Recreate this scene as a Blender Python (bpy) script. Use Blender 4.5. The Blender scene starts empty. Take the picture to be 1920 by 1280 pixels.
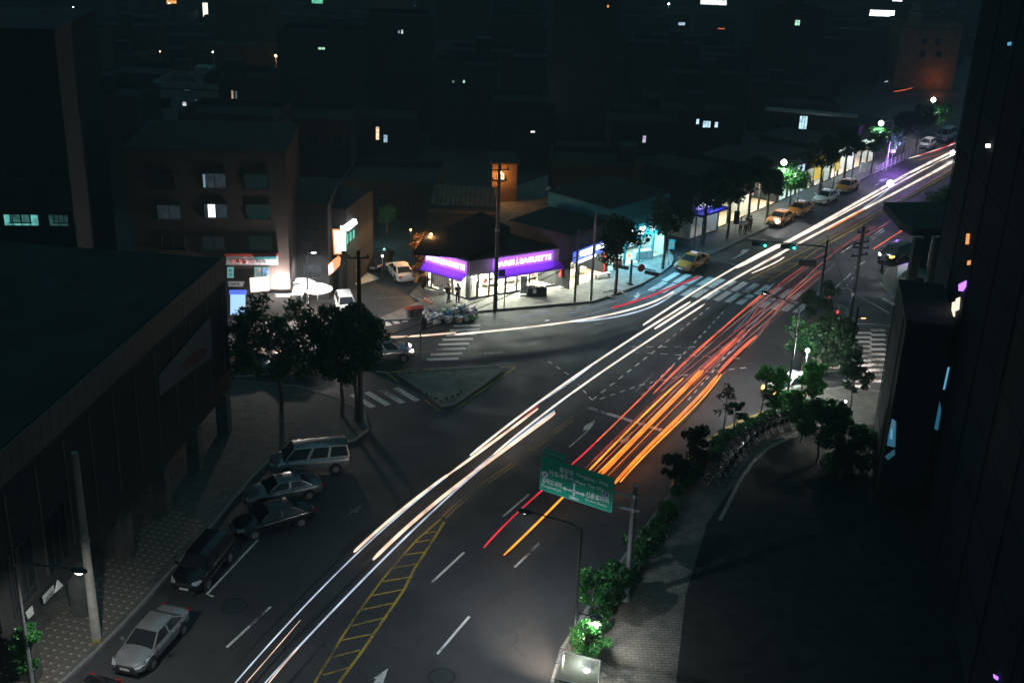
import bpy, math, random
import numpy as np
from mathutils import Vector, Matrix, Quaternion
R = random.Random(7)
SC = bpy.context.scene
COL = SC.collection

# ------------------------------------------------------------------ camera
H = 36.5                      # metres above the road
NAD = (755.0, 6000.0); HOR = 900.0
_dx, _dy = NAD[0]-960, NAD[1]-640
_L = math.hypot(_dx, _dy); FPX = math.sqrt(_L*HOR)
_down = Vector((_dx, _dy, FPX)).normalized()
_f = Vector((0, 0, 1)); _fh = (_f-_down*_f.dot(_down)).normalized(); _rt = _down.cross(_fh)
def _w(v): return Vector((v.dot(_rt), v.dot(_fh), -v.dot(_down)))     # camera axes (x right, y down, z ahead) -> world
_m = Matrix((_w(Vector((1, 0, 0))), _w(Vector((0, -1, 0))), _w(Vector((0, 0, -1))))).transposed().to_4x4()
cam = bpy.data.objects.new('camera', bpy.data.cameras.new('camera')); COL.objects.link(cam)
cam.matrix_world = Matrix.Translation((0, 0, H)) @ _m
cam.data.sensor_width = 36; cam.data.lens = FPX*36/1920; cam.data.clip_end = 6000; cam.data.clip_start = .5
SC.camera = cam
# ------------------------------------------------------------------ world, exposure
wd = bpy.data.worlds.new('World'); SC.world = wd; wd.use_nodes = True
nt = wd.node_tree; nt.nodes.clear()
sky = nt.nodes.new('ShaderNodeTexSky'); sky.sky_type = 'NISHITA'; sky.sun_disc = False
sky.sun_elevation = math.radians(-4); sky.sun_rotation = math.radians(250)
b1 = nt.nodes.new('ShaderNodeBackground'); b1.inputs[1].default_value = .05
b2 = nt.nodes.new('ShaderNodeBackground'); b2.inputs[0].default_value = (.28, .82, 1.0, 1); b2.inputs[1].default_value = .072   # city glow in a cloudy night sky
ad = nt.nodes.new('ShaderNodeAddShader'); wo = nt.nodes.new('ShaderNodeOutputWorld')
nt.links.new(sky.outputs[0], b1.inputs[0]); nt.links.new(b1.outputs[0], ad.inputs[0]); nt.links.new(b2.outputs[0], ad.inputs[1]); nt.links.new(ad.outputs[0], wo.inputs[0])
SC.view_settings.view_transform = 'Standard'; SC.view_settings.look = 'None'; SC.view_settings.exposure = .45; SC.view_settings.gamma = 1
SC.render.engine = 'CYCLES'
SC.cycles.use_denoising = True; SC.cycles.max_bounces = 5; SC.cycles.diffuse_bounces = 2; SC.cycles.glossy_bounces = 2
SC.cycles.transparent_max_bounces = 8; SC.cycles.sample_clamp_indirect = 2; SC.cycles.use_light_tree = True; SC.cycles.caustics_reflective = False; SC.cycles.caustics_refractive = False; SC.cycles.volume_bounces = 0

# ------------------------------------------------------------------ geometry helpers
def g(px, py, z=0.0):                     # a point at height z seen at that place of the photograph
    r = _w(Vector((px-960, py-640, FPX))); t = (z-H)/r.z
    return Vector((r.x*t, r.y*t, z))
def at(px, py, Y):                        # a point at world depth Y
    r = _w(Vector((px-960, py-640, FPX))); t = Y/r.y
    return Vector((r.x*t, Y, H+r.z*t))
def top(base, py):                        # height of the vertical over base (px,py) where it meets the row py
    b = g(*base); return at(base[0], py, b.y).z
def rotz(a): return Matrix.Rotation(a, 3, 'Z')
class MB:
    def __init__(s): s.v = []; s.f = []; s.m = []
    def add(s, v, f, m=0):
        o = len(s.v); s.v += [tuple(x) for x in v]; s.f += [tuple(i+o for i in q) for q in f]; s.m += [m]*len(f)
    def box(s, c, d, a=0, m=0, tilt=None):
        c = Vector(c); Rm = rotz(a) if tilt is None else rotz(a) @ tilt
        v = [c+Rm @ Vector((x*d[0]/2, y*d[1]/2, z*d[2]/2)) for x in (-1, 1) for y in (-1, 1) for z in (-1, 1)]
        s.add(v, [(0, 1, 3, 2), (4, 6, 7, 5), (0, 4, 5, 1), (2, 3, 7, 6), (0, 2, 6, 4), (1, 5, 7, 3)], m); return s
    def prism(s, poly, z0, z1, m=0):
        n = len(poly); A = sum(poly[i][0]*poly[(i+1) % n][1]-poly[(i+1) % n][0]*poly[i][1] for i in range(n))
        if A < 0: poly = poly[::-1]
        v = [(p[0], p[1], z0) for p in poly]+[(p[0], p[1], z1) for p in poly]
        s.add(v, [tuple(range(n))[::-1], tuple(range(n, 2*n))]+[(i, (i+1) % n, (i+1) % n+n, i+n) for i in range(n)], m); return s
    def tube(s, pts, r, n=8, m=0):
        pts = [Vector(p) for p in pts]; rr = r if isinstance(r, (list, tuple)) else [r]*len(pts); v = []; f = []
        for i, p in enumerate(pts):
            d = (pts[min(i+1, len(pts)-1)]-pts[max(i-1, 0)]).normalized()
            a = d.cross(Vector((0, 0, 1)))
            if a.length < .05: a = Vector((1, 0, 0))
            a.normalize(); b = d.cross(a)
            for k in range(n):
                t = 2*math.pi*k/n; v.append(p+(a*math.cos(t)+b*math.sin(t))*rr[i])
        for i in range(len(pts)-1):
            for k in range(n): f.append((i*n+k, i*n+(k+1) % n, (i+1)*n+(k+1) % n, (i+1)*n+k))
        f += [tuple(range(n)), tuple(range((len(pts)-1)*n, len(pts)*n))[::-1]]
        s.add(v, f, m); return s
    def lathe(s, c, prof, n=16, m=0):         # prof: (radius, z) rising
        v = []; f = []
        for (r, z) in prof:
            for k in range(n):
                t = 2*math.pi*k/n; v.append((c[0]+r*math.cos(t), c[1]+r*math.sin(t), c[2]+z))
        for i in range(len(prof)-1):
            for k in range(n): f.append((i*n+k, i*n+(k+1) % n, (i+1)*n+(k+1) % n, (i+1)*n+k))
        f += [tuple(range(n))[::-1], tuple(range((len(prof)-1)*n, len(prof)*n))]
        s.add(v, f, m); return s
    def quad(s, pts, m=0): s.add(pts, [tuple(range(len(pts)))], m); return s
    def build(s, name, mats, parent=None, smooth=False, rel=True):
        me = bpy.data.meshes.new(name)
        off = Vector(parent.location) if (parent is not None and rel) else Vector((0, 0, 0))
        if parent is not None and rel and parent.parent is not None: off = off+Vector(parent.parent.location)
        me.from_pydata([tuple(Vector(v)-off) for v in s.v], [], s.f)
        mats = mats if isinstance(mats, (list, tuple)) else [mats]
        for m in mats: me.materials.append(m)
        if any(s.m): me.polygons.foreach_set('material_index', s.m)
        if smooth: me.polygons.foreach_set('use_smooth', [True]*len(me.polygons))
        me.update()
        o = bpy.data.objects.new(name, me); COL.objects.link(o); o.parent = parent
        return o
def tag(o, label=None, cat=None, group=None, kind=None):
    if label: o['label'] = label
    if cat: o['category'] = cat
    if group: o['group'] = group
    if kind: o['kind'] = kind
    return o
def thing(name, label, cat, loc=(0, 0, 0), rot=0, group=None):
    o = bpy.data.objects.new(name, None); COL.objects.link(o); o.location = loc; o.rotation_euler = (0, 0, rot); o.empty_display_size = .3
    return tag(o, label, cat, group)
KIDS = {}
def copy_tree(o, parent=None):
    c = o.copy(); COL.objects.link(c); c.parent = parent
    for ch in o.children: copy_tree(ch, c)
    return c
def unit(a, b):
    d = Vector(b)-Vector(a); d.z = 0; return d.normalized()
# ------------------------------------------------------------------ materials
def mat(name, col, rough=.8, metal=0, emit=None, es=0, noise=.25, scale=3, bump=0, coat=0, spec=None):
    m = bpy.data.materials.new(name); m.use_nodes = True; t = m.node_tree; p = t.nodes['Principled BSDF']
    p.inputs['Roughness'].default_value = rough; p.inputs['Metallic'].default_value = metal; p.inputs['Coat Weight'].default_value = coat
    if spec is not None: p.inputs['Specular IOR Level'].default_value = spec
    c = (*col, 1)
    if noise:
        tc = t.nodes.new('ShaderNodeTexCoord'); n = t.nodes.new('ShaderNodeTexNoise'); n.inputs['Scale'].default_value = scale; n.inputs['Detail'].default_value = 5
        r = t.nodes.new('ShaderNodeMapRange'); r.inputs[1].default_value = .3; r.inputs[2].default_value = .7; r.inputs[3].default_value = 1-noise; r.inputs[4].default_value = 1+noise
        x = t.nodes.new('ShaderNodeMix'); x.data_type = 'RGBA'; x.blend_type = 'MULTIPLY'; x.inputs[0].default_value = 1; x.inputs[6].default_value = c
        t.links.new(tc.outputs['Object'], n.inputs['Vector']); t.links.new(n.outputs['Fac'], r.inputs[0]); t.links.new(r.outputs[0], x.inputs[7]); t.links.new(x.outputs[2], p.inputs['Base Color'])
        if bump:
            b = t.nodes.new('ShaderNodeBump'); b.inputs['Strength'].default_value = bump; b.inputs['Distance'].default_value = .02
            t.links.new(n.outputs['Fac'], b.inputs['Height']); t.links.new(b.outputs[0], p.inputs['Normal'])
    else: p.inputs['Base Color'].default_value = c
    if emit: p.inputs['Emission Color'].default_value = (*emit, 1); p.inputs['Emission Strength'].default_value = es
    return m
def glow(name, col, s): return mat(name, (.02, .02, .02), .5, emit=col, es=s, noise=0)
def asphalt():
    m = bpy.data.materials.new('asphalt'); m.use_nodes = True; t = m.node_tree; N = t.nodes; L = t.links; p = N['Principled BSDF']
    tc = N.new('ShaderNodeTexCoord')
    def noise(s, d=4, w=0):
        n = N.new('ShaderNodeTexNoise'); n.inputs['Scale'].default_value = s; n.inputs['Detail'].default_value = d; n.inputs['Distortion'].default_value = w; L.new(tc.outputs['Object'], n.inputs['Vector']); return n
    def rng(n, a, b, c, d):
        r = N.new('ShaderNodeMapRange'); r.inputs[1].default_value = a; r.inputs[2].default_value = b; r.inputs[3].default_value = c; r.inputs[4].default_value = d; L.new(n, r.inputs[0]); return r.outputs[0]
    def mul(a, b):
        k = N.new('ShaderNodeMath'); k.operation = 'MULTIPLY'; L.new(a, k.inputs[0]); L.new(b, k.inputs[1]); return k.outputs[0]
    big = rng(noise(.09, 5, .6).outputs[0], .3, .7, .72, 1.25); mid = rng(noise(.7, 5, 1).outputs[0], .3, .7, .85, 1.15)
    fine = rng(noise(14, 3).outputs[0], .25, .75, .72, 1.3)
    vo = N.new('ShaderNodeTexVoronoi'); vo.feature = 'DISTANCE_TO_EDGE'; vo.inputs['Scale'].default_value = .11
    nz = noise(.5, 4); va = N.new('ShaderNodeMixRGB'); va.inputs[0].default_value = .08; L.new(tc.outputs['Object'], va.inputs[1]); L.new(nz.outputs['Color'], va.inputs[2])
    sep = N.new('ShaderNodeVectorMath'); sep.operation = 'MULTIPLY_ADD'; L.new(nz.outputs['Color'], sep.inputs[0]); sep.inputs[1].default_value = (2.5, 2.5, 0); L.new(tc.outputs['Object'], sep.inputs[2]); L.new(sep.outputs[0], vo.inputs['Vector'])
    crack = rng(vo.outputs['Distance'], 0, .006, .55, 1)
    f = mul(mul(mul(big, mid), fine), crack)
    x = N.new('ShaderNodeMix'); x.data_type = 'RGBA'; x.blend_type = 'MULTIPLY'; x.inputs[0].default_value = 1; x.inputs[6].default_value = (.052, .052, .055, 1); L.new(f, x.inputs[7]); L.new(x.outputs[2], p.inputs['Base Color'])
    L.new(rng(noise(.4).outputs[0], .3, .7, .55, .85), p.inputs['Roughness'])
    bp = N.new('ShaderNodeBump'); bp.inputs['Strength'].default_value = .5; bp.inputs['Distance'].default_value = .01; L.new(noise(60, 2).outputs[0], bp.inputs['Height']); L.new(bp.outputs[0], p.inputs['Normal'])
    return m
def paint(name, col, wear=.45):
    m = bpy.data.materials.new(name); m.use_nodes = True; t = m.node_tree; N = t.nodes; L = t.links; p = N['Principled BSDF']; p.inputs['Roughness'].default_value = .7
    tc = N.new('ShaderNodeTexCoord'); n = N.new('ShaderNodeTexNoise'); n.inputs['Scale'].default_value = 5; n.inputs['Detail'].default_value = 8; n.inputs['Roughness'].default_value = .75
    n2 = N.new('ShaderNodeTexNoise'); n2.inputs['Scale'].default_value = .35; ad = N.new('ShaderNodeMath'); ad.operation = 'ADD'
    L.new(tc.outputs['Object'], n.inputs['Vector']); L.new(tc.outputs['Object'], n2.inputs['Vector']); L.new(n.outputs[0], ad.inputs[0]); L.new(n2.outputs[0], ad.inputs[1])
    r = N.new('ShaderNodeMapRange'); r.inputs[1].default_value = .55+wear; r.inputs[2].default_value = .75+wear; L.new(ad.outputs[0], r.inputs[0])
    x = N.new('ShaderNodeMix'); x.data_type = 'RGBA'; x.inputs[6].default_value = (*col, 1); x.inputs[7].default_value = (.06, .06, .062, 1); L.new(r.outputs[0], x.inputs[0]); L.new(x.outputs[2], p.inputs['Base Color'])
    return m
def bricks(name, c1, c2, mort, scale=1, bw=.5, bh=.25, rough=.85, ms=.02, rot=0, wall=False):
    m = bpy.data.materials.new(name); m.use_nodes = True; t = m.node_tree; N = t.nodes; L = t.links; p = N['Principled BSDF']; p.inputs['Roughness'].default_value = rough
    tc = N.new('ShaderNodeTexCoord'); mp = N.new('ShaderNodeMapping'); mp.inputs['Rotation'].default_value = (math.pi/2 if wall else 0, 0, rot); L.new(tc.outputs['Object'], mp.inputs['Vector'])
    b = N.new('ShaderNodeTexBrick'); b.inputs['Scale'].default_value = scale; b.inputs['Brick Width'].default_value = bw; b.inputs['Row Height'].default_value = bh; b.inputs['Mortar Size'].default_value = ms
    b.inputs['Color1'].default_value = (*c1, 1); b.inputs['Color2'].default_value = (*c2, 1); b.inputs['Mortar'].default_value = (*mort, 1); L.new(mp.outputs[0], b.inputs['Vector'])
    n = N.new('ShaderNodeTexNoise'); n.inputs['Scale'].default_value = 1.2; n.inputs['Detail'].default_value = 6; L.new(tc.outputs['Object'], n.inputs['Vector'])
    r = N.new('ShaderNodeMapRange'); r.inputs[1].default_value = .3; r.inputs[2].default_value = .7; r.inputs[3].default_value = .7; r.inputs[4].default_value = 1.25; L.new(n.outputs[0], r.inputs[0])
    x = N.new('ShaderNodeMix'); x.data_type = 'RGBA'; x.blend_type = 'MULTIPLY'; x.inputs[0].default_value = 1; L.new(b.outputs['Color'], x.inputs[6]); L.new(r.outputs[0], x.inputs[7]); L.new(x.outputs[2], p.inputs['Base Color'])
    bp = N.new('ShaderNodeBump'); bp.inputs['Strength'].default_value = .6; bp.inputs['Distance'].default_value = .01; bp.invert = True; L.new(b.outputs['Fac'], bp.inputs['Height']); L.new(bp.outputs[0], p.inputs['Normal'])
    return m
def leafmat(name, col, tr=.35):
    m = bpy.data.materials.new(name); m.use_nodes = True; t = m.node_tree; N = t.nodes; L = t.links; N.clear()
    o = N.new('ShaderNodeOutputMaterial'); d = N.new('ShaderNodeBsdfDiffuse'); s = N.new('ShaderNodeBsdfTranslucent'); mx = N.new('ShaderNodeMixShader'); mx.inputs[0].default_value = tr
    gl = N.new('ShaderNodeBsdfGlossy'); gl.inputs['Roughness'].default_value = .45; m2 = N.new('ShaderNodeMixShader'); m2.inputs[0].default_value = .04
    tc = N.new('ShaderNodeTexCoord'); n = N.new('ShaderNodeTexNoise'); n.inputs['Scale'].default_value = 2.3; n.inputs['Detail'].default_value = 3; L.new(tc.outputs['Object'], n.inputs['Vector'])
    c = N.new('ShaderNodeValToRGB'); c.color_ramp.elements[0].position = .35; c.color_ramp.elements[1].position = .65
    c.color_ramp.elements[0].color = (col[0]*.6, col[1]*.65, col[2]*.8, 1); c.color_ramp.elements[1].color = (col[0]*1.5, col[1]*1.3, col[2], 1); L.new(n.outputs[0], c.inputs[0])
    L.new(c.outputs[0], d.inputs[0]); L.new(c.outputs[0], s.inputs[0]); L.new(d.outputs[0], mx.inputs[1]); L.new(s.outputs[0], mx.inputs[2]); L.new(mx.outputs[0], m2.inputs[1]); L.new(gl.outputs[0], m2.inputs[2]); L.new(m2.outputs[0], o.inputs[0])
    return m
def glassmat(name, tint=(.8, .9, .95)):
    m = bpy.data.materials.new(name); m.use_nodes = True; t = m.node_tree; N = t.nodes; L = t.links; N.clear()
    o = N.new('ShaderNodeOutputMaterial'); a = N.new('ShaderNodeBsdfTransparent'); a.inputs[0].default_value = (*tint, 1); b = N.new('ShaderNodeBsdfGlossy'); b.inputs['Roughness'].default_value = .05
    mx = N.new('ShaderNodeMixShader'); mx.inputs[0].default_value = .08; L.new(a.outputs[0], mx.inputs[1]); L.new(b.outputs[0], mx.inputs[2]); L.new(mx.outputs[0], o.inputs[0]); return m
M = dict(asphalt=asphalt(), white=paint('road_paint_white', (.78, .78, .75)), yellow=paint('road_paint_yellow', (.55, .38, .05)), worn=paint('road_paint_worn', (.5, .5, .5), .2),
 dwhite=paint('road_paint_faded', (.32, .32, .32), .3), dyellow=paint('road_paint_yellow_faded', (.30, .22, .06), .35),
 kerb=mat('granite_kerb', (.26, .26, .25), .85, noise=.3, scale=6, bump=.3), shade_soil=mat('shade_soil', (.02, .02, .018), .95, noise=.5, scale=1.2, bump=.5),
 pave=bricks('pale_block_paving', (.20, .19, .17), (.15, .145, .13), (.06, .06, .055), 1, .42, .21), pave_w=bricks('pavement_block_warm', (.34, .32, .28), (.24, .23, .20), (.12, .11, .10), 1, .5, .25, rot=.4),
 pave_g=bricks('green_grey_block_paving', (.19, .23, .19), (.13, .17, .14), (.22, .22, .20), 1, .4, .2, rot=.6), pave_d=bricks('dark_block_paving', (.16, .17, .16), (.11, .12, .11), (.06, .06, .06), 1, .4, .2, rot=.6), slab=mat('paving_slab', (.15, .135, .12), .85, noise=.35, scale=2.5, bump=.3), pale=mat('pale_stud', (.42, .38, .32), .8, noise=.3),
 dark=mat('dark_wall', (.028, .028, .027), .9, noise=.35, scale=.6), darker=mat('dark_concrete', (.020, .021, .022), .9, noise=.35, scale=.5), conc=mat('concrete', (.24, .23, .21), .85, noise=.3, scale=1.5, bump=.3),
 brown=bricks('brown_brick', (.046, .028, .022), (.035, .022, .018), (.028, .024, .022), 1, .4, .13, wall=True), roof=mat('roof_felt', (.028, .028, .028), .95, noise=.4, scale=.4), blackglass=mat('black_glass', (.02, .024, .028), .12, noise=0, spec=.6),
 metal=mat('grey_metal', (.28, .29, .30), .45, .6, noise=.2), dmetal=mat('dark_metal', (.06, .065, .065), .5, .4, noise=.2), white_m=mat('white_metal', (.65, .65, .66), .5, noise=.1), pole=mat('concrete_pole', (.30, .28, .26), .85, noise=.25, scale=2, bump=.3),
 bark=mat('bark', (.09, .07, .055), .95, noise=.4, scale=5, bump=.5), rubber=mat('rubber', (.02, .02, .02), .8, noise=.1), glass=glassmat('shop_glass'),
 leaf=leafmat('leaf', (.03, .13, .04)), leaf2=leafmat('leaf_lit_tone', (.045, .22, .055), .45), leafd=leafmat('leaf_shade_tone', (.018, .055, .022), .15), leafl=leafmat('leaf_deep_green', (.022, .085, .03), .3), grass=leafmat('grass_blade', (.05, .10, .03)),  # brighter green for lit crowns, darker for unlit ones: light put into the colour
 purple=mat('purple_board', (.16, .05, .42), .6, noise=.1), blue=mat('blue_awning', (.04, .05, .30), .7, noise=.1), green=mat('sign_green', (.01, .33, .21), .45, noise=.12, scale=1.5), signw=mat('sign_white', (.88, .9, .9), .5, noise=0), signedge=mat('sign_edge', (.15, .55, .42), .5, noise=0),
 navy=mat('navy', (.03, .06, .3), .5, noise=0), red=mat('red', (.45, .03, .02), .6, noise=.1), orange=mat('cone_orange', (.75, .16, .03), .6, noise=.1), tyre=mat('tyre', (.02, .02, .02), .75, noise=0), rim=mat('rim', (.45, .46, .48), .3, .8, noise=0),
 hl=glow('lamp_white', (1, .97, .95), 16), hlw=glow('lamp_warm', (1, .55, .2), 8), teal=mat('teal_panel', (.02, .22, .26), .6, noise=.2), cloth=mat('black_cloth', (.02, .02, .022), .9, noise=.2), skin=mat('skin', (.45, .28, .2), .6, noise=0),
 bread=mat('bakery_goods', (.55, .42, .3), .7, noise=.5, scale=8), wallw=mat('shop_wall', (.62, .58, .50), .8, noise=.08), tan=mat('tan_wall', (.5, .36, .24), .8, noise=.1), grey=mat('grey_cladding', (.20, .195, .185), .7, noise=.15), fog=mat('frosted_panel', (.5, .52, .5), .3, noise=.1))
def light(name, kind, loc, power, col=(1, 1, 1), target=None, parent=None, size=.15, angle=None, blend=.6, sy=None):
    l = bpy.data.lights.new(name, kind); l.energy = power; l.color = col
    if kind == 'AREA':
        l.size = size
        if sy: l.shape = 'RECTANGLE'; l.size_y = sy
    else: l.shadow_soft_size = size
    if kind == 'SPOT': l.spot_size = math.radians(angle or 150); l.spot_blend = blend
    o = bpy.data.objects.new(name, l); COL.objects.link(o)
    if target is not None: o.rotation_mode = 'QUATERNION'; o.rotation_quaternion = (Vector(target)-Vector(loc)).to_track_quat('-Z', 'Y')
    p = Vector(loc)
    if parent is not None: p = p-Vector(parent.location); o.parent = parent
    o.location = p; return o

# ================================================================== THE SETTING
def W(pts, z=0): return [g(p[0], p[1], z) for p in pts]
ground = MB().quad([(-3000, -300, -.06), (3000, -300, -.06), (3000, 6000, -.06), (-3000, 6000, -.06)]).build('ground', M['darker']); tag(ground, kind='structure')
road = MB().quad([(-140, 15, 0), (160, 15, 0), (330, 560, 0), (-140, 560, 0)]).build('road', M['asphalt']); tag(road, kind='structure')
ZP = .13
def stones(line, parent, step=1.0, w=.18, h=.15, m='kerb', lim=140):
    P = [Vector(p) for p in line]; pts = []
    for a, b in zip(P, P[1:]):
        n = max(1, int(round((b-a).length/step)))
        for i in range(n): pts.append((a.lerp(b, i/n), a.lerp(b, (i+1)/n)))
    me = None
    for k, (a, b) in enumerate(pts):
        if k >= lim: break
        if me is None:
            mb = MB(); mb.box((0, 0, h/2), (.965, w, h)); mb.box((0, .0, h+.004), (.93, w*.7, .008)); o = mb.build('kerb_stone', M[m], parent); me = o.data
        else:
            o = bpy.data.objects.new('kerb_stone', me); COL.objects.link(o); o.parent = parent
        d = b-a; o.location = (a+b)/2-Vector(parent.location); o.rotation_euler = (R.uniform(-.006, .006), 0, math.atan2(d.y, d.x)); o.scale = ((b-a).length, 1, R.uniform(.97, 1.04))
    if len(pts) > lim:
        mb = MB()
        for a, b in pts[lim:]:
            d = b-a; mb.box(((a+b)/2)+Vector((0, 0, h/2)), ((b-a).length*.97, w, h), math.atan2(d.y, d.x))
        tag(mb.build('far_kerb_stones', M[m], parent), kind='stuff')
def pavement(name, kerbline, back, m, kerb=True, n=140):
    kl = W(kerbline); poly = [tuple(p) for p in kl]+[tuple(p) for p in back]
    o = MB().prism([(p[0], p[1]) for p in poly], -.05, ZP).build(name, M[m]); tag(o, kind='structure')
    if kerb: stones(kl, o, lim=n)
    return o
KL = [(20, 1360), (60, 1325), (117, 1280), (173, 1230), (230, 1173), (310, 1085), (400, 985), (470, 900), (520, 852), (600, 832), (660, 828), (690, 806), (682, 775), (620, 745), (560, 727), (440, 716)]
pl = pavement('pavement', KL, [g(440, 716)+Vector((-60, 0, 0)), g(20, 1360)+Vector((-60, 0, 0))], 'pave_d')
pb = pavement('pavement', [(700, 603), (768, 600), (800, 592), (888, 586), (930, 582), (1000, 576), (1080, 569), (1112, 566), (1150, 554), (1200, 535), (1240, 512), (1256, 500), (1262, 488), (1256, 474)], [g(1256, 474)+Vector((-12, 30, 0)), g(810, 540)+Vector((0, 26, 0)), g(797, 541)+Vector((-.6, .4, 0)), g(797, 541)+Vector((-1.2, -2, 0)), g(790, 566)], 'pave_w')
pt = pavement('pavement', [(1322, 474), (1340, 474), (1367, 461), (1405, 442), (1438, 427), (1530, 379), (1627, 331), (1702, 296), (1800, 252), (1900, 208)], [g(1900, 208)+Vector((-20, 0, 0)), g(1702, 296)+Vector((-9, 6, 0)), g(1438, 427)+Vector((-8, 8, 0)), g(1322, 474)+Vector((-8, 10, 0))], 'pave')
pr = pavement('pavement', [(1010, 1360), (1037, 1276), (1053, 1220), (1100, 1145), (1150, 1075), (1240, 950), (1290, 885), (1328, 833), (1366, 807), (1398, 791), (1450, 772), (1500, 750), (1540, 733), (1590, 727), (1700, 745)], [g(2300, 900), g(2300, 1360)], 'pave')
pu = pavement('pavement', [(1900, 355), (1820, 398), (1760, 442), (1716, 490), (1682, 502), (1663, 507), (1655, 524), (1662, 540), (1675, 555), (1720, 585), (1900, 640)], [g(2300, 700), g(2300, 300)], 'pave')
bed = MB().prism([(p.x, p.y) for p in W([(1262, 1330), (1285, 1120), (1325, 985), (1380, 905), (1440, 842), (1560, 796), (1640, 800)])]+[tuple(g(2300, 850))[:2], tuple(g(2300, 1330))[:2]], 0, ZP+.012).build('planting_shade_sheet', M['shade_soil']); tag(bed, kind='structure')  # dark sheet for planting and plaza, night shade put into its colour
isl = pavement('traffic_island', [(747, 702), (793, 736), (829, 763), (853, 757), (941, 696), (937, 689), (786, 698), (747, 702)], [], 'pave_g')
isr = pavement('traffic_island', [(1478, 620), (1510, 588), (1545, 562), (1588, 580), (1590, 620), (1574, 694), (1535, 688), (1478, 620)], [], 'pave')
# ---- individual slabs of the near pavement, lower corner
def inpoly(p, poly):
    c = False; n = len(poly)
    for i in range(n):
        a, b = poly[i], poly[(i+1) % n]
        if (a[1] > p[1]) != (b[1] > p[1]) and p[0] < (b[0]-a[0])*(p[1]-a[1])/(b[1]-a[1])+a[0]: c = not c
    return c
kdir = unit(g(117, 1280), g(310, 1085)); kn = Vector((-kdir.y, kdir.x, 0)); o0 = g(117, 1280)
area = W([(-60, 1420), (20, 1350), (105, 1280), (160, 1228), (215, 1175), (300, 1080), (385, 985), (330, 960), (250, 1000), (180, 1090), (60, 1200), (-60, 1300)])
cells = []
for i in range(-16, 50):
    for j in range(0, 22):
        p = o0+kdir*(i*.46)+kn*(.35+j*.46)
        if inpoly(p, area): cells.append(p)
cells.sort(key=lambda p: p.y); sm = None; rest = MB(); studs = MB()
ang = math.atan2(kdir.y, kdir.x)
for k, p in enumerate(cells):
    if k < 290:
        if sm is None:
            s = MB().box((0, 0, 0), (.448, .448, .03)).build('paving_slab', M['slab'], pl); sm = s.data
        else: s = bpy.data.objects.new('paving_slab', sm); COL.objects.link(s); s.parent = pl
        s.location = (p.x, p.y, ZP+.012+R.uniform(-.003, .003)); s.rotation_euler = (R.uniform(-.006, .006), R.uniform(-.006, .006), ang)
    else: rest.box((p.x, p.y, ZP+.012), (.448, .448, .03), ang)
    studs.box((p.x, p.y, ZP+.032), (.13, .13, .014), ang)
if rest.v: tag(rest.build('far_paving_slabs', M['slab'], pl), kind='stuff')
tag(studs.build('pale_inset_studs', M['pale'], pl), kind='stuff')
# ---- painted markings: sheets 4 mm and more above the road
zc = [0.004]
def mark(name, quads, m='white', z=.005, parent=road):
    mb = MB()
    for q in quads: mb.quad([(p[0], p[1], z) for p in q])
    return mb.build(name, M[m], parent)
def strip(a, b, w):
    a, b = Vector(a), Vector(b); d = (b-a).normalized(); n = Vector((-d.y, d.x, 0))*w/2
    return [a-n, b-n, b+n, a+n]
def line(name, pts, w, m='white', z=.005, off=0):
    P = W(pts); mb = MB(); L = []
    for i, p in enumerate(P):
        d = (P[min(i+1, len(P)-1)]-P[max(i-1, 0)]).normalized(); n = Vector((-d.y, d.x, 0)); L.append((p+n*(off-w/2), p+n*(off+w/2)))
    for (a, b), (c, d) in zip(L, L[1:]): mb.quad([(q.x, q.y, z) for q in (a, c, d, b)])
    return mb.build(name, M[m], road)
def crosswalk(A, B, n, va, vb, w=.45, m='white', skip=()):
    A, B = g(*A), g(*B); d = g(*vb)-g(*va)
    for i in range(n):
        if i in skip: continue
        c = A.lerp(B, i/(n-1)); mark('crosswalk_stripe', [strip(c-d/2, c+d/2, w)], m)
crosswalk((1258, 519), (1519, 556), 13, (1374, 542), (1398, 526), .62)
crosswalk((1233, 537), (1503, 577), 14, (1352, 563), (1377, 546), .62)
crosswalk((1612, 624), (1606, 724), 12, (1578, 665), (1625, 665), .5)
crosswalk((1647, 619), (1643, 714), 11, (1630, 639), (1659, 639), .5)
crosswalk((830, 673), (878, 610), 8, (817, 646), (875, 644), .45)
crosswalk((912, 674), (934, 588), 9, (880, 652), (935, 648), .42, 'worn', (4,))
crosswalk((762, 739), (680, 751), 4, (742, 727), (783, 751), .5)
crosswalk((752, 596), (722, 603), 3, (741, 590), (758, 604), .5)
crosswalk((1668, 566), (1700, 560), 2, (1642, 569), (1669, 585), .5)
for a, b in [((425, 1213), (507, 1137)), ((820, 1225), (880, 1155)), ((810, 1091), (870, 1035)), ((965, 1063), (1011, 1018)), ((943, 968), (992, 926)), ((1577, 474), (1597, 461)), ((1603, 502), (1622, 490)), ((1632, 446), (1656, 428)), ((1634, 450), (1658, 432)), ((1505, 528), (1520, 512))]:
    mark('lane_dash', [strip(g(*a), g(*b), .15)])
for a, b in [((642, 1025), (706, 975)), ((1066, 838), (1108, 801)), ((1190, 735), (1225, 700)), ((1372, 487), (1402, 470))]: mark('lane_dash', [strip(g(*a), g(*b), .14)], 'dwhite')
line('parking_bay_line', [(400, 1118), (388, 1113), (440, 1058), (485, 1010)], .13); line('parking_bay_line', [(385, 1070), (440, 985), (499, 875)], .12, 'dwhite')
mark('stop_line', [strip(g(1103, 764), g(1240, 806), .42)]); mark('stop_line', [strip(g(1325, 484), g(1446, 511), .3)], 'dwhite')
YC = [(1105, 762), (1060, 795), (1000, 840), (975, 861), (900, 912), (850, 952), (832, 970)]
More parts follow.
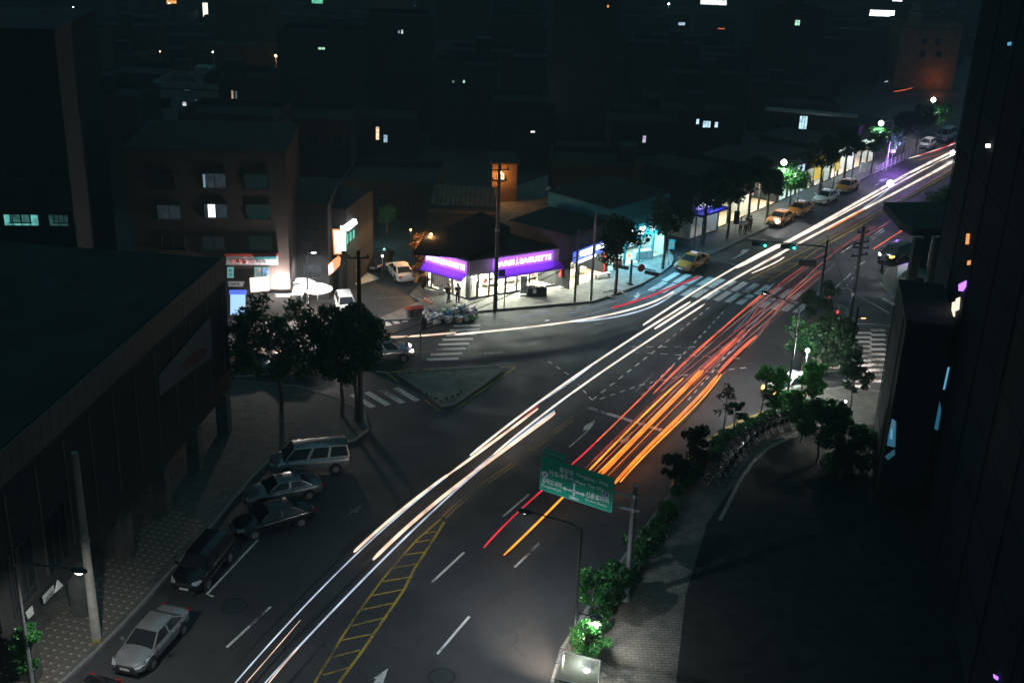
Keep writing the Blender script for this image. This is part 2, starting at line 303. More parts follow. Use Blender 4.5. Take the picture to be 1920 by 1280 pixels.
line('yellow_centre_line', YC, .13, 'dyellow', off=.13); line('yellow_centre_line', YC, .13, 'dyellow', off=-.13)
line('yellow_centre_line', [(833, 978), (807, 1020), (777, 1066), (757, 1106), (720, 1160), (677, 1223), (640, 1273), (600, 1330)], .15, 'yellow')
line('yellow_centre_line', [(827, 972), (783, 1010), (753, 1043), (717, 1086), (677, 1140), (640, 1196), (588, 1282), (560, 1330)], .12, 'yellow')
for x0, y0, x1, y1 in [(290, 635, 425, 610), (235, 710, 380, 685), (170, 790, 345, 755), (110, 870, 295, 830), (55, 960, 235, 915), (0, 1040, 175, 1005), (-50, 1135, 105, 1095), (-100, 1235, 40, 1195), (360, 560, 465, 545), (420, 490, 500, 475), (470, 440, 530, 428)]:
    mark('yellow_hatch_bar', [strip(g(640+x0/3, 853+y0/3), g(640+x1/3, 853+y1/3), .11)], 'yellow', .009)
YU = [(1408, 525), (1500, 478), (1600, 427), (1657, 393), (1780, 322), (1900, 250)]
line('yellow_centre_line', YU, .15, 'yellow', off=.2); line('yellow_centre_line', [(1440, 528), (1500, 492), (1530, 470), (1600, 431), (1657, 396), (1780, 326), (1900, 254)], .15, 'yellow')
for a, b in [((1425, 518), (1452, 520)), ((1450, 507), (1475, 508)), ((1475, 496), (1500, 493)), ((1497, 484), (1518, 480))]: mark('yellow_hatch_bar', [strip(g(*a), g(*b), .12)], 'yellow', .009)
for P in [[(1262, 915), (1279, 887), (1298, 859), (1328, 829), (1366, 803), (1398, 787), (1450, 768), (1500, 746), (1535, 730)], [(1668, 505), (1652, 522), (1658, 542), (1672, 558)]]:
    line('yellow_kerb_line', P, .2, 'yellow', off=.15)
for P in [[(849, 770), (967, 688)], [(797, 750), (826, 771)], [(725, 699), (748, 716)], [(725, 699), (772, 692), (967, 688)], [(757, 660), (812, 659)], [(1475, 622), (1506, 590)], [(1560, 590), (1620, 600)]]: line('yellow_edge_line', P, .17, 'yellow')
for P in [[(1508, 594), (1545, 566), (1565, 542), (1590, 540), (1605, 552), (1650, 577), (1668, 588)], [(1575, 607), (1625, 607), (1668, 611)], [(1560, 545), (1590, 518), (1596, 512)], [(440, 706), (560, 697), (640, 690), (725, 698)], [(703, 559), (793, 555)], [(1600, 520), (1588, 536)], [(1300, 470), (1350, 460)]]: line('white_edge_line', P, .14, 'white')
for P, d in [([(1110, 750), (1250, 640), (1335, 572)], 16), ([(1125, 748), (1200, 722), (1300, 700), (1410, 688)], 14), ([(1185, 650), (1420, 651)], 9), ([(1185, 660), (1400, 673)], 8), ([(1202, 741), (1270, 676), (1335, 608), (1360, 580)], 16), ([(1290, 750), (1410, 612)], 12), ([(1110, 750), (1070, 705), (1020, 672)], 7)]:
    pts = W(P); tot = sum((b-a).length for a, b in zip(pts, pts[1:])); qs = []
    for i in range(d):
        def along(s):
            for a, b in zip(pts, pts[1:]):
                l = (b-a).length
                if s <= l: return a.lerp(b, s/l)
                s -= l
            return pts[-1]
        qs.append(strip(along(tot*i/d), along(tot*(i+.5)/d), .13))
    mark('guide_line_dashes', qs, 'white', .013)
def poly(name, pts, m='white', z=.006): return MB().quad([(p.x, p.y, z) for p in W(pts)]).build(name, M[m], road)
poly('turn_arrow', [(1067, 837), (1104, 805), (1093, 807), (1096, 798), (1117, 786), (1112, 797), (1103, 808), (1069, 838)]); poly('straight_arrow', [(1157, 826), (1170, 822), (1186, 808), (1178, 825), (1169, 831)])
poly('turn_arrow', [(1235, 868), (1256, 859), (1252, 845), (1234, 853), (1245, 842), (1262, 846), (1262, 862), (1212, 903)], 'worn'); poly('straight_arrow', [(690, 1292), (706, 1272), (700, 1271), (728, 1252), (717, 1284), (712, 1278)])
poly('turn_arrow', [(1372, 487), (1394, 472), (1387, 474), (1393, 468), (1406, 467), (1398, 474)]); poly('turn_arrow', [(1638, 349), (1652, 340), (1645, 341), (1652, 336), (1666, 335), (1655, 341), (1643, 348)], 'white'); poly('straight_arrow', [(638, 977), (660, 958), (654, 957), (682, 943), (668, 962), (662, 960)], 'dwhite')
poly('turn_arrow', [(1180, 566), (1193, 558), (1188, 556), (1196, 548), (1201, 552), (1194, 560)], 'white')
poly('paint_patch', [(655, 525), (682, 507), (713, 522), (670, 535)], 'white')
for (x, y, r) in [(440, 1135, .55), (828, 1268, .55), (1122, 607, .5), (695, 693, .45), (826, 692, .4), (885, 690, .4), (715, 548, .4)]:
    c = g(x, y); mb = MB(); mb.lathe((c.x, c.y, 0), [(r*1.25, .003), (r*1.25, .006)], 24); mb.lathe((c.x, c.y, .004), [(r, .002), (r, .008)], 24, 1)
    for k in range(6): mb.box((c.x-r*.7+k*r*.28, c.y, .016), (r*.1, r*.9, .006), 0, 1)
    tag(mb.build('manhole_cover', [M['dark'], M['dmetal']]), 'round iron manhole cover '+{440: 'in the lane beside the parked silver sedan', 828: 'by the foot of the yellow ladder hatching', 1122: 'in the middle of the junction', 695: 'beside the grey off-road car', 826: 'above the triangular island', 885: 'close behind the triangular island', 715: 'on the parking forecourt'}[x], 'manhole cover', 'manhole covers in the road')
c = g(1637, 521); tag(MB().lathe((c.x, c.y, .002), [(.42, 0), (.42, .008)], 24).build('manhole_cover', M['conc']), 'pale manhole cover on the side road behind the utility pole', 'manhole cover')

# ================================================================== CARS
def carpaint(name, col, met=.4, rough=.3): return mat(name, col, rough, met, noise=0, coat=.6)
M['silver'] = carpaint('silver_paint', (.48, .49, .50), .65, .22); M['cwhite'] = carpaint('white_car_paint', (.72, .72, .70), 0); M['black_p'] = carpaint('black_paint', (.012, .012, .014), 0, .2); M['taxi'] = carpaint('taxi_orange_paint', (.62, .23, .035), 0); M['grey_p'] = carpaint('grey_paint', (.24, .26, .28), .5); M['red_p'] = carpaint('dark_red_paint', (.25, .10, .07), .2); M['dk_silver'] = carpaint('dark_silver_paint', (.17, .20, .21), .5)
M['lens'] = mat('lamp_lens', (.7, .72, .75), .15, .5, noise=0); M['rlens'] = mat('tail_lens', (.35, .02, .02), .2, noise=0); M['plate'] = mat('number_plate', (.7, .7, .7), .5, noise=0)
M['hon'] = glow('headlight_on', (1, .95, .88), 7); M['ion'] = glow('indicator_on', (1, .42, .06), 5); M['ron'] = glow('tail_light_on', (1, .05, .02), 3); M['roofsign'] = glow('roof_sign_lit', (.8, .8, 1), .45)
def make_car(kind, paintm, front='lens', rear='rlens', label=None, cat='car', name='parked_car', taxi=False, side=None):
    t = thing(name, label, cat)
    P = M[paintm]
    K = dict(sedan=dict(L=4.75, W=.91, roof=1.45, belt=.93, hood=.92, deck=1.02, xw0=1.15, xw1=.35, xr1=-1.0, xr0=-1.75, wr=.33, wb=1.4),
             suv=dict(L=4.5, W=.93, roof=1.72, belt=1.08, hood=1.08, deck=1.1, xw0=1.2, xw1=.55, xr1=-1.85, xr0=-2.12, wr=.37, wb=1.32),
             hatch=dict(L=3.7, W=.83, roof=1.5, belt=.98, hood=.95, deck=1.02, xw0=1.2, xw1=.45, xr1=-1.45, xr0=-1.75, wr=.3, wb=1.2),
             van=dict(L=5.0, W=.95, roof=1.95, belt=1.12, hood=1.1, deck=1.12, xw0=1.75, xw1=1.0, xr1=-2.3, xr0=-2.43, wr=.34, wb=1.5))[kind]
    L, Wd = K['L']/2, K['W']; belt = K['belt']
    fw = .45
    st = [(-L, .74, .42, K['deck']-.22), (-L+.06, .88, .3, K['deck']-.06), (-L+.3, .96, .22, K['deck']), (K['xr0'], 1, .2, belt+.03), (K['xr1'], 1, .2, belt+.02), (0, 1, .2, belt), (K['xw0'], 1, .2, K['hood']+.02), (K['xw0']+.35*(L-K['xw0']), .99, .2, K['hood']-.02), (L-.3, .94, .22, K['hood']-.14), (L-.08, .84, .28, K['hood']-.26), (L, .66, .4, K['hood']-.38)]
    v = []; nr = None
    for (x, ws, zb, zt) in st:
        w = Wd*ws; ring = [(0, zt+.03), (.5*w, zt+.02), (.86*w, zt-.02), (.97*w, zt-.12), (w, (zt+zb)*.52), (.98*w, zb+.12), (.85*w, zb)]
        full = [(y, z) for y, z in ring]+[(-y, z) for y, z in ring[:0:-1]]
        nr = len(full); v += [(x, y, z) for y, z in full]
    f = []
    for i in range(len(st)-1):
        for k in range(nr): f.append((i*nr+k, (i+1)*nr+k, (i+1)*nr+(k+1) % nr, i*nr+(k+1) % nr))
    f += [tuple(range(nr)), tuple(range((len(st)-1)*nr, len(st)*nr))[::-1]]
    mb = MB(); mb.add(v, f); b = mb.build('body', P, t, smooth=True, rel=False)
    s = b.modifiers.new('sub', 'SUBSURF'); s.levels = s.render_levels = 1
    zr = K['roof']; wb_, wt = Wd*.88, Wd*.68
    A = [Vector((K['xw0'], wb_, K['hood']-.02)), Vector((K['xw1'], wt, zr-.08))]; B = [Vector((K['xr0'], wb_, belt)), Vector((K['xr1'], wt, zr-.1))]
    def mir(p): return Vector((p.x, -p.y, p.z))
    def pane(name, pts, off):
        m = MB(); m.quad([p+off for p in pts]); return m.build(name, M['blackglass'], t, rel=False)
    mb = MB()                                    # dark cabin volume behind the panes
    q = [A[0], B[0], mir(B[0]), mir(A[0])]; q2 = [A[1], B[1], mir(B[1]), mir(A[1])]
    mb.add([p*1 for p in q]+[p*1 for p in q2], [(0, 1, 5, 4), (1, 2, 6, 5), (2, 3, 7, 6), (3, 0, 4, 7)]); mb.build('cabin_shell', P, t, rel=False)
    n1 = Vector((.012, 0, .008)); ins = .86
    def shrink(pts, s=.87):
        c = sum(pts, Vector())/len(pts); return [c+(p-c)*s for p in pts]
    pane('windscreen', shrink([A[0], A[1], mir(A[1]), mir(A[0])], .92), n1); pane('rear_window', shrink([B[0], mir(B[0]), mir(B[1]), B[1]], .86), Vector((-.012, 0, .008)))
    def side_pts(u0, u1, s):
        lo = lambda u: A[0].lerp(B[0], u); hi = lambda u: A[1].lerp(B[1], u)
        pts = [lo(u0), lo(u1), hi(u1), hi(u0)]; return shrink(pts if s > 0 else [mir(p) for p in pts][::-1], .86)
    cuts = [(0, .36), (.36, .68), (.68, 1)] if kind in ('van', 'suv') else [(0.02, .5), (.5, .98)]
    for s in (1, -1):
        for u0, u1 in cuts: pane('side_window', side_pts(u0, u1, s), Vector((0, s*.012, .004)))
    # roof: crowned panel
    xs = np.linspace(K['xr1']-.05, K['xw1']+.04, 6); ys = np.linspace(-1, 1, 5); vv = []
    for x in xs:
        for y in ys: vv.append((x, y*wt*1.02, zr-.085+.085*(1-y*y)*(1-((x-(xs[0]+xs[-1])/2)/((xs[-1]-xs[0])/2))**4*.7)))
    ff = [(i*5+j, (i+1)*5+j, (i+1)*5+j+1, i*5+j+1) for i in range(5) for j in range(4)]
    m = MB(); m.add(vv, ff); m.build('roof', P, t, smooth=True, rel=False)
    wm = None
    for sx in (1, -1):
        for sy in (1, -1):
            x = sx*K['wb']+(.05 if sx > 0 else 0); y = sy*(Wd-.09)
            arch = MB(); arch.tube([(x, sy*(Wd-.03), K['wr']+.03), (x, sy*(Wd+.006), K['wr']+.03)], K['wr']+.055, 18); arch.build('wheel_arch', M['rubber'], t, rel=False)
            w = MB(); w.tube([(0, -.1, 0), (0, .0, 0), (0, .115, 0)], [K['wr'], K['wr'], K['wr']*.93], 18); w = w.build('wheel', M['tyre'], t, rel=False); w.location = (x, y+sy*.02, K['wr']); w.rotation_euler = (0, 0, 0 if sy > 0 else math.pi)
            r = MB(); r.tube([(0, .1, 0), (0, .122, 0)], K['wr']*.62, 14)
            for k in range(5):
                a = k*2*math.pi/5; r.box((math.cos(a)*K['wr']*.33, .125, math.sin(a)*K['wr']*.33), (K['wr']*.5, .02, .05), 0, 0, Matrix.Rotation(-a, 3, 'Y'))
            r.build('rim', M['rim'], w, rel=False)
    hz = K['hood']-.24; 
    for s in (1, -1):
        fm = front[0 if s > 0 else 1] if isinstance(front, tuple) else front; rm = rear
        h = MB(); h.add([(L-.06, s*Wd*.80, hz-.09), (L-.01, s*Wd*.5, hz-.1), (L-.06, s*Wd*.5, hz+.06), (L-.36, s*Wd*.90, hz+.12), (L-.4, s*Wd*.95, hz+.02)], [(0, 1, 2, 3, 4) if s > 0 else (4, 3, 2, 1, 0)])
        for i in range(5): h.v[i] = (h.v[i][0]+.03, h.v[i][1], h.v[i][2]+.02)
        h.build('headlight', M[fm], t, rel=False)
        h = MB(); h.box((-L+.03, s*Wd*.68, K['deck']-.2), (.1, .38, .14), s*.28); h.build('tail_light', M[rm], t, rel=False)
        h = MB(); h.box((K['xw0']-.25, s*(Wd+.09), belt+.05), (.1, .2, .13), s*.2); h.build('wing_mirror', P, t, rel=False)
        for xh in ((.1, -.85) if kind != 'van' else (.6, -.3)): MB().box((xh, s*(Wd+.005), belt-.16), (.17, .03, .03)).build('door_handle', P, t, rel=False)
        for xd in (K['xw0']-.2, (K['xw0']+K['xr0'])/2-.05, K['xr0']+.45): MB().box((xd, s*(Wd-.004), belt-.36), (.015, .02, .62)).build('door_gap', M['rubber'], t, rel=False)
    MB().box((L-.02, 0, K['hood']-.36), (.08, 1.0, .15)).build('grille', M['dmetal'], t, rel=False); MB().box((L+.01, 0, .36), (.06, 1.35, .12)).build('lower_grille', M['rubber'], t, rel=False)
    MB().box((L+.035, 0, .5), (.02, .5, .11)).build('number_plate', M['plate'], t, rel=False); MB().box((-L-.02, 0, .62), (.02, .5, .11)).build('number_plate', M['plate'], t, rel=False)
    if taxi:
        c = MB(); c.box((-.25, 0, zr+.05), (.2, .62, .12)); c.build('roof_sign', M['roofsign'], t, rel=False)
        for s in (1, -1):
            MB().box((-.15, s*(Wd+.004), .62), (.9, .012, .22)).build('door_emblem', M['plate'], t, rel=False)
    return t
def put_car(c, F, B, side='L', W_=.8):
    a, b = g(*F), g(*B); d = unit(b, a); n = Vector((-d.y, d.x, 0))*(1 if side == 'L' else -1)      # n: towards the visible side
    p = (a+b)/2-n*W_; c.location = (p.x, p.y, 0); c.rotation_euler = (0, 0, math.atan2(d.y, d.x)); return c
put_car(make_car('sedan', 'silver', label='silver sedan parked at the kerb in the near corner'), (283, 1255), (343, 1187))
c1 = make_car('sedan', 'black_p', label='black car parked ahead of the silver sedan, half out of the frame'); a, b = g(283, 1255), g(343, 1187); put_car(c1, (283, 1255), (343, 1187)); d = unit(b, a); c1.location = Vector(c1.location)+d*5.9+Vector((d.y, -d.x, 0))*.25
put_car(make_car('suv', 'black_p', label='black people carrier parked in the marked bay behind the silver sedan'), (380, 1113), (434, 1046))
put_car(make_car('sedan', 'black_p', label='glossy black sedan parked slantwise between the black carrier and the dull silver saloon'), (492, 1006), (551, 990))
put_car(make_car('sedan', 'dk_silver', label='dull silver saloon parked in front of the pale van'), (496, 952), (577, 936))
put_car(make_car('van', 'silver', label='pale van with long side windows parked by the dark street corner', name='parked_van', cat='van'), (541, 894), (628, 886))
put_car(make_car('suv', 'silver', front='hon', rear='ron', label='grey off-road car waiting at the worn crosswalk with lit headlights', name='waiting_car'), (753, 679), (693, 683), 'R')
put_car(make_car('sedan', 'cwhite', label='white sedan parked beside the bakery wall, seen from behind'), (727, 512), (742, 529), 'L')
cc = make_car('sedan', 'black_p', front='lens', label='black car standing in the dark behind the white sedan'); p = g(712, 497); cc.location = (p.x, p.y, 0); cc.rotation_euler = (0, 0, math.radians(-100))
cc = make_car('hatch', 'cwhite', label='white car almost hidden by the treetop beside the alley'); p = g(648, 582); cc.location = (p.x, p.y, 0); cc.rotation_euler = (0, 0, math.radians(-75))
TX = dict(name='taxi', cat='taxi', taxi=True)
put_car(make_car('sedan', 'taxi', label='unlit orange taxi stopped at the crosswalk by the blue shop', **TX), (1299, 510), (1321, 499))
put_car(make_car('sedan', 'taxi', front=('hon', 'lens'), label='first orange taxi of the rank, nearest to the two men in white shirts', **TX), (1464, 426), (1484, 415))
put_car(make_car('sedan', 'taxi', label='second orange taxi of the rank, ahead of the white taxi', **TX), (1501, 408.5), (1521, 398))
put_car(make_car('sedan', 'cwhite', label='white taxi standing among the orange ones', **TX), (1550, 385), (1568, 376))
put_car(make_car('sedan', 'taxi', label='last orange taxi of the rank, behind the white taxi', **TX), (1589.5, 364), (1607, 355))
put_car(make_car('hatch', 'cwhite', label='small white hatchback at the far kerb past the railing'), (1741, 283), (1754, 276))
put_car(make_car('van', 'cwhite', label='white van behind the small hatchback, cut by the dark tower', name='parked_van', cat='van'), (1772, 269), (1790, 260))
cc = put_car(make_car('suv', 'black_p', front=('ion', 'hon'), label='black car with an orange indicator turning out by the kerb corner', name='turning_car'), (1674, 497), (1706, 483))
put_car(make_car('sedan', 'cwhite', front='ion', label='white sedan under the lit leaves with orange front lamps', name='waiting_car'), (1468, 750), (1518, 733))
put_car(make_car('sedan', 'red_p', front='hlw', rear='ion', label='reddish car behind the big street trees, on the side street', name='passing_car'), (452, 698), (492, 695))
put_car(make_car('sedan', 'grey_p', front='hon', label='dark car with white headlight hidden behind the big street trees', name='passing_car'), (578, 702), (522, 705), 'R')

# ================================================================== BUILDINGS
def text(s, w, h, m, parent, loc, name='lettering', ext=.01, rot=None, bold=0):
    cu = bpy.data.curves.new('t', 'FONT'); cu.body = s; cu.size = 1; cu.extrude = 0; cu.offset = bold; cu.resolution_u = 3
    o = bpy.data.objects.new('t', cu); COL.objects.link(o); dg = bpy.context.evaluated_depsgraph_get(); me = bpy.data.meshes.new_from_object(o.evaluated_get(dg)); bpy.data.objects.remove(o)
    n = len(me.vertices); co = np.empty(n*3); me.vertices.foreach_get('co', co); co = co.reshape(-1, 3)
    lo, hi = co.min(0), co.max(0); co[:, 0] = (co[:, 0]-lo[0])/(hi[0]-lo[0])*w; z = (co[:, 1]-lo[1])/(hi[1]-lo[1])*h
    out = np.stack([co[:, 0], np.zeros(n), z], 1); me.vertices.foreach_set('co', out.ravel()); me.materials.clear(); me.materials.append(m); me.name = name; me.update()
    t = bpy.data.objects.new(name, me); COL.objects.link(t); t.parent = parent; t.location = loc
    if ext:
        k = t.modifiers.new('depth', 'SOLIDIFY'); k.thickness = ext; k.offset = 0
    if rot: t.rotation_euler = rot
    return t
def llight(parent, kind, loc, power, col=(1, 1, 1), rx=0, size=1, sy=None, angle=150):
    l = bpy.data.lights.new('lamp', kind); l.energy = power; l.color = col
    if kind == 'AREA':
        l.size = size
        if sy: l.shape = 'RECTANGLE'; l.size_y = sy
    else: l.shadow_soft_size = size
    if kind == 'SPOT': l.spot_size = math.radians(angle); l.spot_blend = .7
    o = bpy.data.objects.new('lamp', l); COL.objects.link(o); o.parent = parent; o.location = loc; o.rotation_euler = (rx, 0, 0); return o
class Wall:                                # local frame: x along the face, y inward, z up; a thing stands at A
    def __init__(s, t, A, B): s.t = t; s.A = Vector(A); s.d = unit(A, B); s.n = Vector((-s.d.y, s.d.x, 0)); s.L = (Vector(B)-Vector(A)).length
    def loc(s, px, py, y=0):               # local x, z of the spot of the face seen there
        r = _w(Vector((px-960, py-640, FPX))); o = Vector((0, 0, H)); P = s.A+s.n*y; t = (P-o).dot(s.n)/r.dot(s.n); q = o+r*t-s.A; return q.dot(s.d), q.z
def face(name, label, cat, A, B, group=None):
    A, B = Vector((A.x, A.y, 0)), Vector((B.x, B.y, 0)); d = unit(A, B)
    t = thing(name, label, cat, A, math.atan2(d.y, d.x), group); return t, Wall(t, A, B)
WC = {}
def window(t, x, z, w, h, lit=None, n=2, y=0, label=None, fm='dmetal'):
    k = (round(w, 2), round(h, 2), n, fm)
    if k not in WC:
        m = MB(); f = .07
        m.box((0, -.03, h/2+f/2), (w+2*f, .1, f)); m.box((0, -.05, -h/2-f/2), (w+2*f+.1, .16, f)); m.box((-w/2-f/2, -.03, 0), (f, .1, h)); m.box((w/2+f/2, -.03, 0), (f, .1, h))
        for i in range(1, n): m.box((-w/2+w*i/n, -.02, 0), (.05, .07, h))
        o = m.build('window', M[fm], t, rel=False); p = MB().quad([(-w/2, -.012, -h/2), (w/2, -.012, -h/2), (w/2, -.012, h/2), (-w/2, -.012, h/2)]).build('pane', M['blackglass'], o, rel=False)
        WC[k] = (o.data, p.data)
    else:
        o = bpy.data.objects.new('window', WC[k][0]); COL.objects.link(o); o.parent = t; p = bpy.data.objects.new('pane', WC[k][1]); COL.objects.link(p); p.parent = o
    if lit:
        me = p.data.copy(); me.materials.clear(); me.materials.append(lit); p.data = me
    o.location = (x, y, z)
    if label: o['label'] = label
    return o
GL = {}
def gm(col, s):
    k = (col, s)
    if k not in GL: 
        m = mat('lit_window', (.02, .02, .02), .4, emit=col, es=s, noise=0); t = m.node_tree      # curtains and things behind the glass
        tc = t.nodes.new('ShaderNodeTexCoord'); n = t.nodes.new('ShaderNodeTexNoise'); n.inputs['Scale'].default_value = 2.2; n.inputs['Detail'].default_value = 3; r = t.nodes.new('ShaderNodeMapRange')
        r.inputs[1].default_value = .35; r.inputs[2].default_value = .6; r.inputs[3].default_value = .45*s; r.inputs[4].default_value = 1.15*s
        t.links.new(tc.outputs['Object'], n.inputs['Vector']); t.links.new(n.outputs[0], r.inputs[0]); t.links.new(r.outputs[0], t.nodes['Principled BSDF'].inputs['Emission Strength']); GL[k] = m
    return GL[k]
WHITE, TEAL, COOL, WARM, ORG, GRN, LIL = (.95, .97, 1), (.25, .8, .75), (.55, .8, 1), (1, .75, .5), (1, .42, .1), (.5, 1, .7), (.8, .72, 1)
def shop(label, cat, A, B, h, d, sf, wallm='grey', intm='wallw', power=100, col=(1, .93, .82), sill=.35, piers=(0., 1.), zs=None, spill=60, name='shop_building', goods=True, rd=3.6):
    """a shop with a real room behind its glass: h building height, sf height of the glazed front, d depth"""
    t, w = face(name, label, cat, A, B); L = w.L
    MB().box((L/2, d/2, (h+sf)/2), (L, d, h-sf)).build('wall', M[wallm], t, rel=False)
    MB().box((L/2, d/2, h+.06), (L+.2, d+.2, .12)).build('roof', M['roof'], t, rel=False)
    MB().box((L/2, rd, sf/2), (L-.04, .2, sf)).build('back_wall', M[intm], t, rel=False)
    MB().box((L/2, rd/2, .09), (L-.05, rd-.1, .1)).build('floor', M['tan'], t, rel=False)
    for x in (.1, L-.1): MB().box((x, rd/2, sf/2), (.2, rd-.1, sf)).build('side_wall', M[intm if rd < 3 or intm == 'wallw' else wallm], t, rel=False)
    for p in piers:
        if 0 < p < 1: MB().box((L*p, .1, sf/2), (.18, .2, sf)).build('pier', M[wallm], t, rel=False)
    xs = [L*p for p in piers]
    for x0, x1 in zip(xs, xs[1:]):
        MB().box(((x0+x1)/2, .06, sill/2), (x1-x0-.2, .12, sill)).build('sill', M[wallm], t, rel=False)
        MB().box(((x0+x1)/2, .05, (sill+sf)/2), (x1-x0-.22, .012, sf-sill-.02)).build('pane', M['glass'], t, rel=False)
    n = max(1, int(L/2.2))
    for i in range(n):
        MB().box((L*(i+.5)/n, rd*.4, sf-.06), (1.3, .22, .05)).build('ceiling_light', M['shoplight'], t, rel=False)
        if goods:
            sh = MB()
            for k in range(3): sh.box((L*(i+.5)/n, rd-.4, .55+k*.6), (1.7, .5, .05))
            sh.build('shelf', M['wallw'], t, rel=False)
            gd = MB()
            for k in range(3):
                for q in range(6):
                    if R.random() < .85: gd.box((L*(i+.5)/n-.7+q*.28, rd-.5, .58+k*.6+.13), (.2, .3, R.uniform(.12, .3)), 0, R.randrange(4))
            tag(gd.build('goods', [M['bread'], M['red'], M['tan'], M['white_m']], t, rel=False), kind='stuff')
    llight(t, 'AREA', (L/2, rd*.45, sf-.12), power, col, 0, L*.8, rd*.35)
    llight(t, 'AREA', (L/2, .35, sf-.2), spill, col, -.75, L*.85, .4)
    return t, w
M['brownp'] = mat('ochre_plaster', (.22, .13, .08), .85, noise=.3, scale=1)
M['shoplight'] = glow('tube_light', (1, .95, .88), 5)
def rect_on(t, w, pts, m, name, y=-.05, th=.1):
    """a board whose four corners are read off the face"""
    q = [w.loc(px, py, y) for px, py in pts]; mb = MB(); f = [(x, y, z) for x, z in q]; b = [(x, y+th, z) for x, z in q]
    n = len(q); mb.add(f+b, [tuple(range(n)), tuple(range(n, 2*n))[::-1]]+[(i, i+n, (i+1) % n+n, (i+1) % n) for i in range(n)]); return mb.build(name, m, t, rel=False)
M['darkroof'] = mat('bitumen_roof', (.02, .02, .022), 1, noise=.3, scale=.5, spec=.1)
# ---- the corner bakery with its violet signs
BA, BB, BC = g(799, 541), g(878, 565), g(1048, 537)
ht = top((878, 565), 489); hb = top((878, 565), 513); ha = hb-.35
M['purp_lit'] = glow('lettering_lit', (1, .86, 1), 3); M['pboard'] = mat('violet_fascia', (.30, .14, .60), .5, noise=.05, emit=(.35, .1, 1), es=.3)
def bakery(A, B, piers, label, tx, front):
    t, w = shop(label, 'bakery', A, B, ht-.02, 5.5, hb-.25, 'grey', 'wallw', 1900 if front else 700, (1, .86, .64), .3, piers, spill=1500 if front else 550, rd=2.6 if front else 1.3)
    L = w.L; MB().box((L/2, -.1, (ht+hb)/2), (L+.1 if front else L, .2, ht-hb)).build('fascia_board', M['grey'], t, rel=False)
    a0, a1 = tx; MB().box(((a0+a1)/2, -.22, (ht+hb)/2-.02), (a1-a0, .05, ht-hb-.1)).build('sign_board', M['pboard'], t, rel=False)
    mb = MB(); z = hb; mb.add([(a0 if front else .02, -.2, z), (L-.05, -.2, z), (L-.05, -.95, z-.5), (a0 if front else .02, -.95, z-.5)]+[(a0 if front else .02, -.2, z-.05), (L-.05, -.2, z-.05), (L-.05, -.93, z-.57), (a0 if front else .02, -.93, z-.57)], [(0, 1, 2, 3), (7, 6, 5, 4), (3, 2, 6, 7), (0, 4, 5, 1), (0, 3, 7, 4), (1, 5, 6, 2)])
    mb.build('awning', M['awning'], t, rel=False)
    hh = (ht-hb)*.40; Wt = (a1-a0)*.92; x = a0+(a1-a0)*.04; zt = hb+(ht-hb)*.26
    text('PARIS', Wt*.34, hh, M['purp_lit'], t, (x, -.27, zt), ext=.05, bold=.02); text('BAGUETTE', Wt*.56, hh, M['purp_lit'], t, (x+Wt*.44, -.27, zt), ext=.05, bold=.02)
    e = MB(); cx = x+Wt*.39; e.add([(cx-.16, -.26, zt-.15), (cx-.03, -.26, zt+hh*.7), (cx, -.26, zt+hh*1.45), (cx+.03, -.26, zt+hh*.7), (cx+.16, -.26, zt-.15), (cx, -.26, zt+hh*.25)], [(0, 5, 4, 3, 2, 1)]); e.build('tower_emblem', M['purp_lit'], t, rel=False)
    l = llight(t, 'AREA', ((a0+a1)/2, -1.1, (ht+hb)/2+.0), 90, (.62, .28, 1), math.pi/2, a1-a0, .5); 
    for k in range(3 if front else 2): 
        xx = L*(.06+.88*k/(2 if front else 1)); MB().lathe((xx, -.35, hb-.62), [(.05, 0), (.11, .08), (.05, .2)], 10).build('downlight', M['hl'], t, rel=False)
    return t, w
M['awning'] = mat('violet_awning', (.20, .05, .62), .7, noise=.05)
bl, bw = bakery(BA, BB, (0, .12, .62, .95, 1), 'end wall of the bakery with violet sign and blind-covered window', (0.05, (BB-BA).length-.1), False)
x0, z0 = bw.loc(812, 500, 0); x1, z1 = bw.loc(843, 548, 0)
bd = rect_on(bl, bw, [(810, 497), (842, 510), (842, 547), (810, 531)], M['wallw'], 'window_blind', -.06, .04)
for i in range(7):
    f = i/7; rect_on(bl, bw, [(811+f*31, 499+f*12.5), (812+f*31, 499.4+f*12.5), (812+f*31, 533.5+f*15), (811+f*31, 533+f*15)], M['grey'], 'blind_fold', -.085, .02)
LB = (BC-BB).length
bf, bw2 = bakery(BB, BC, (0, .1, .22, .40, .52, .66, .98), 'front of the corner bakery with lit windows below a violet sign', (LB*.235, LB*.90), True)
MB().prism([(BA.x, BA.y+.3), (BB.x, BB.y+.35), (BC.x, BC.y+.3), (BC.x, BC.y+8), (BA.x+3.2, BA.y+4.5)], ht+.09, ht+.16).build('flat_roof', M['darkroof'], bf)
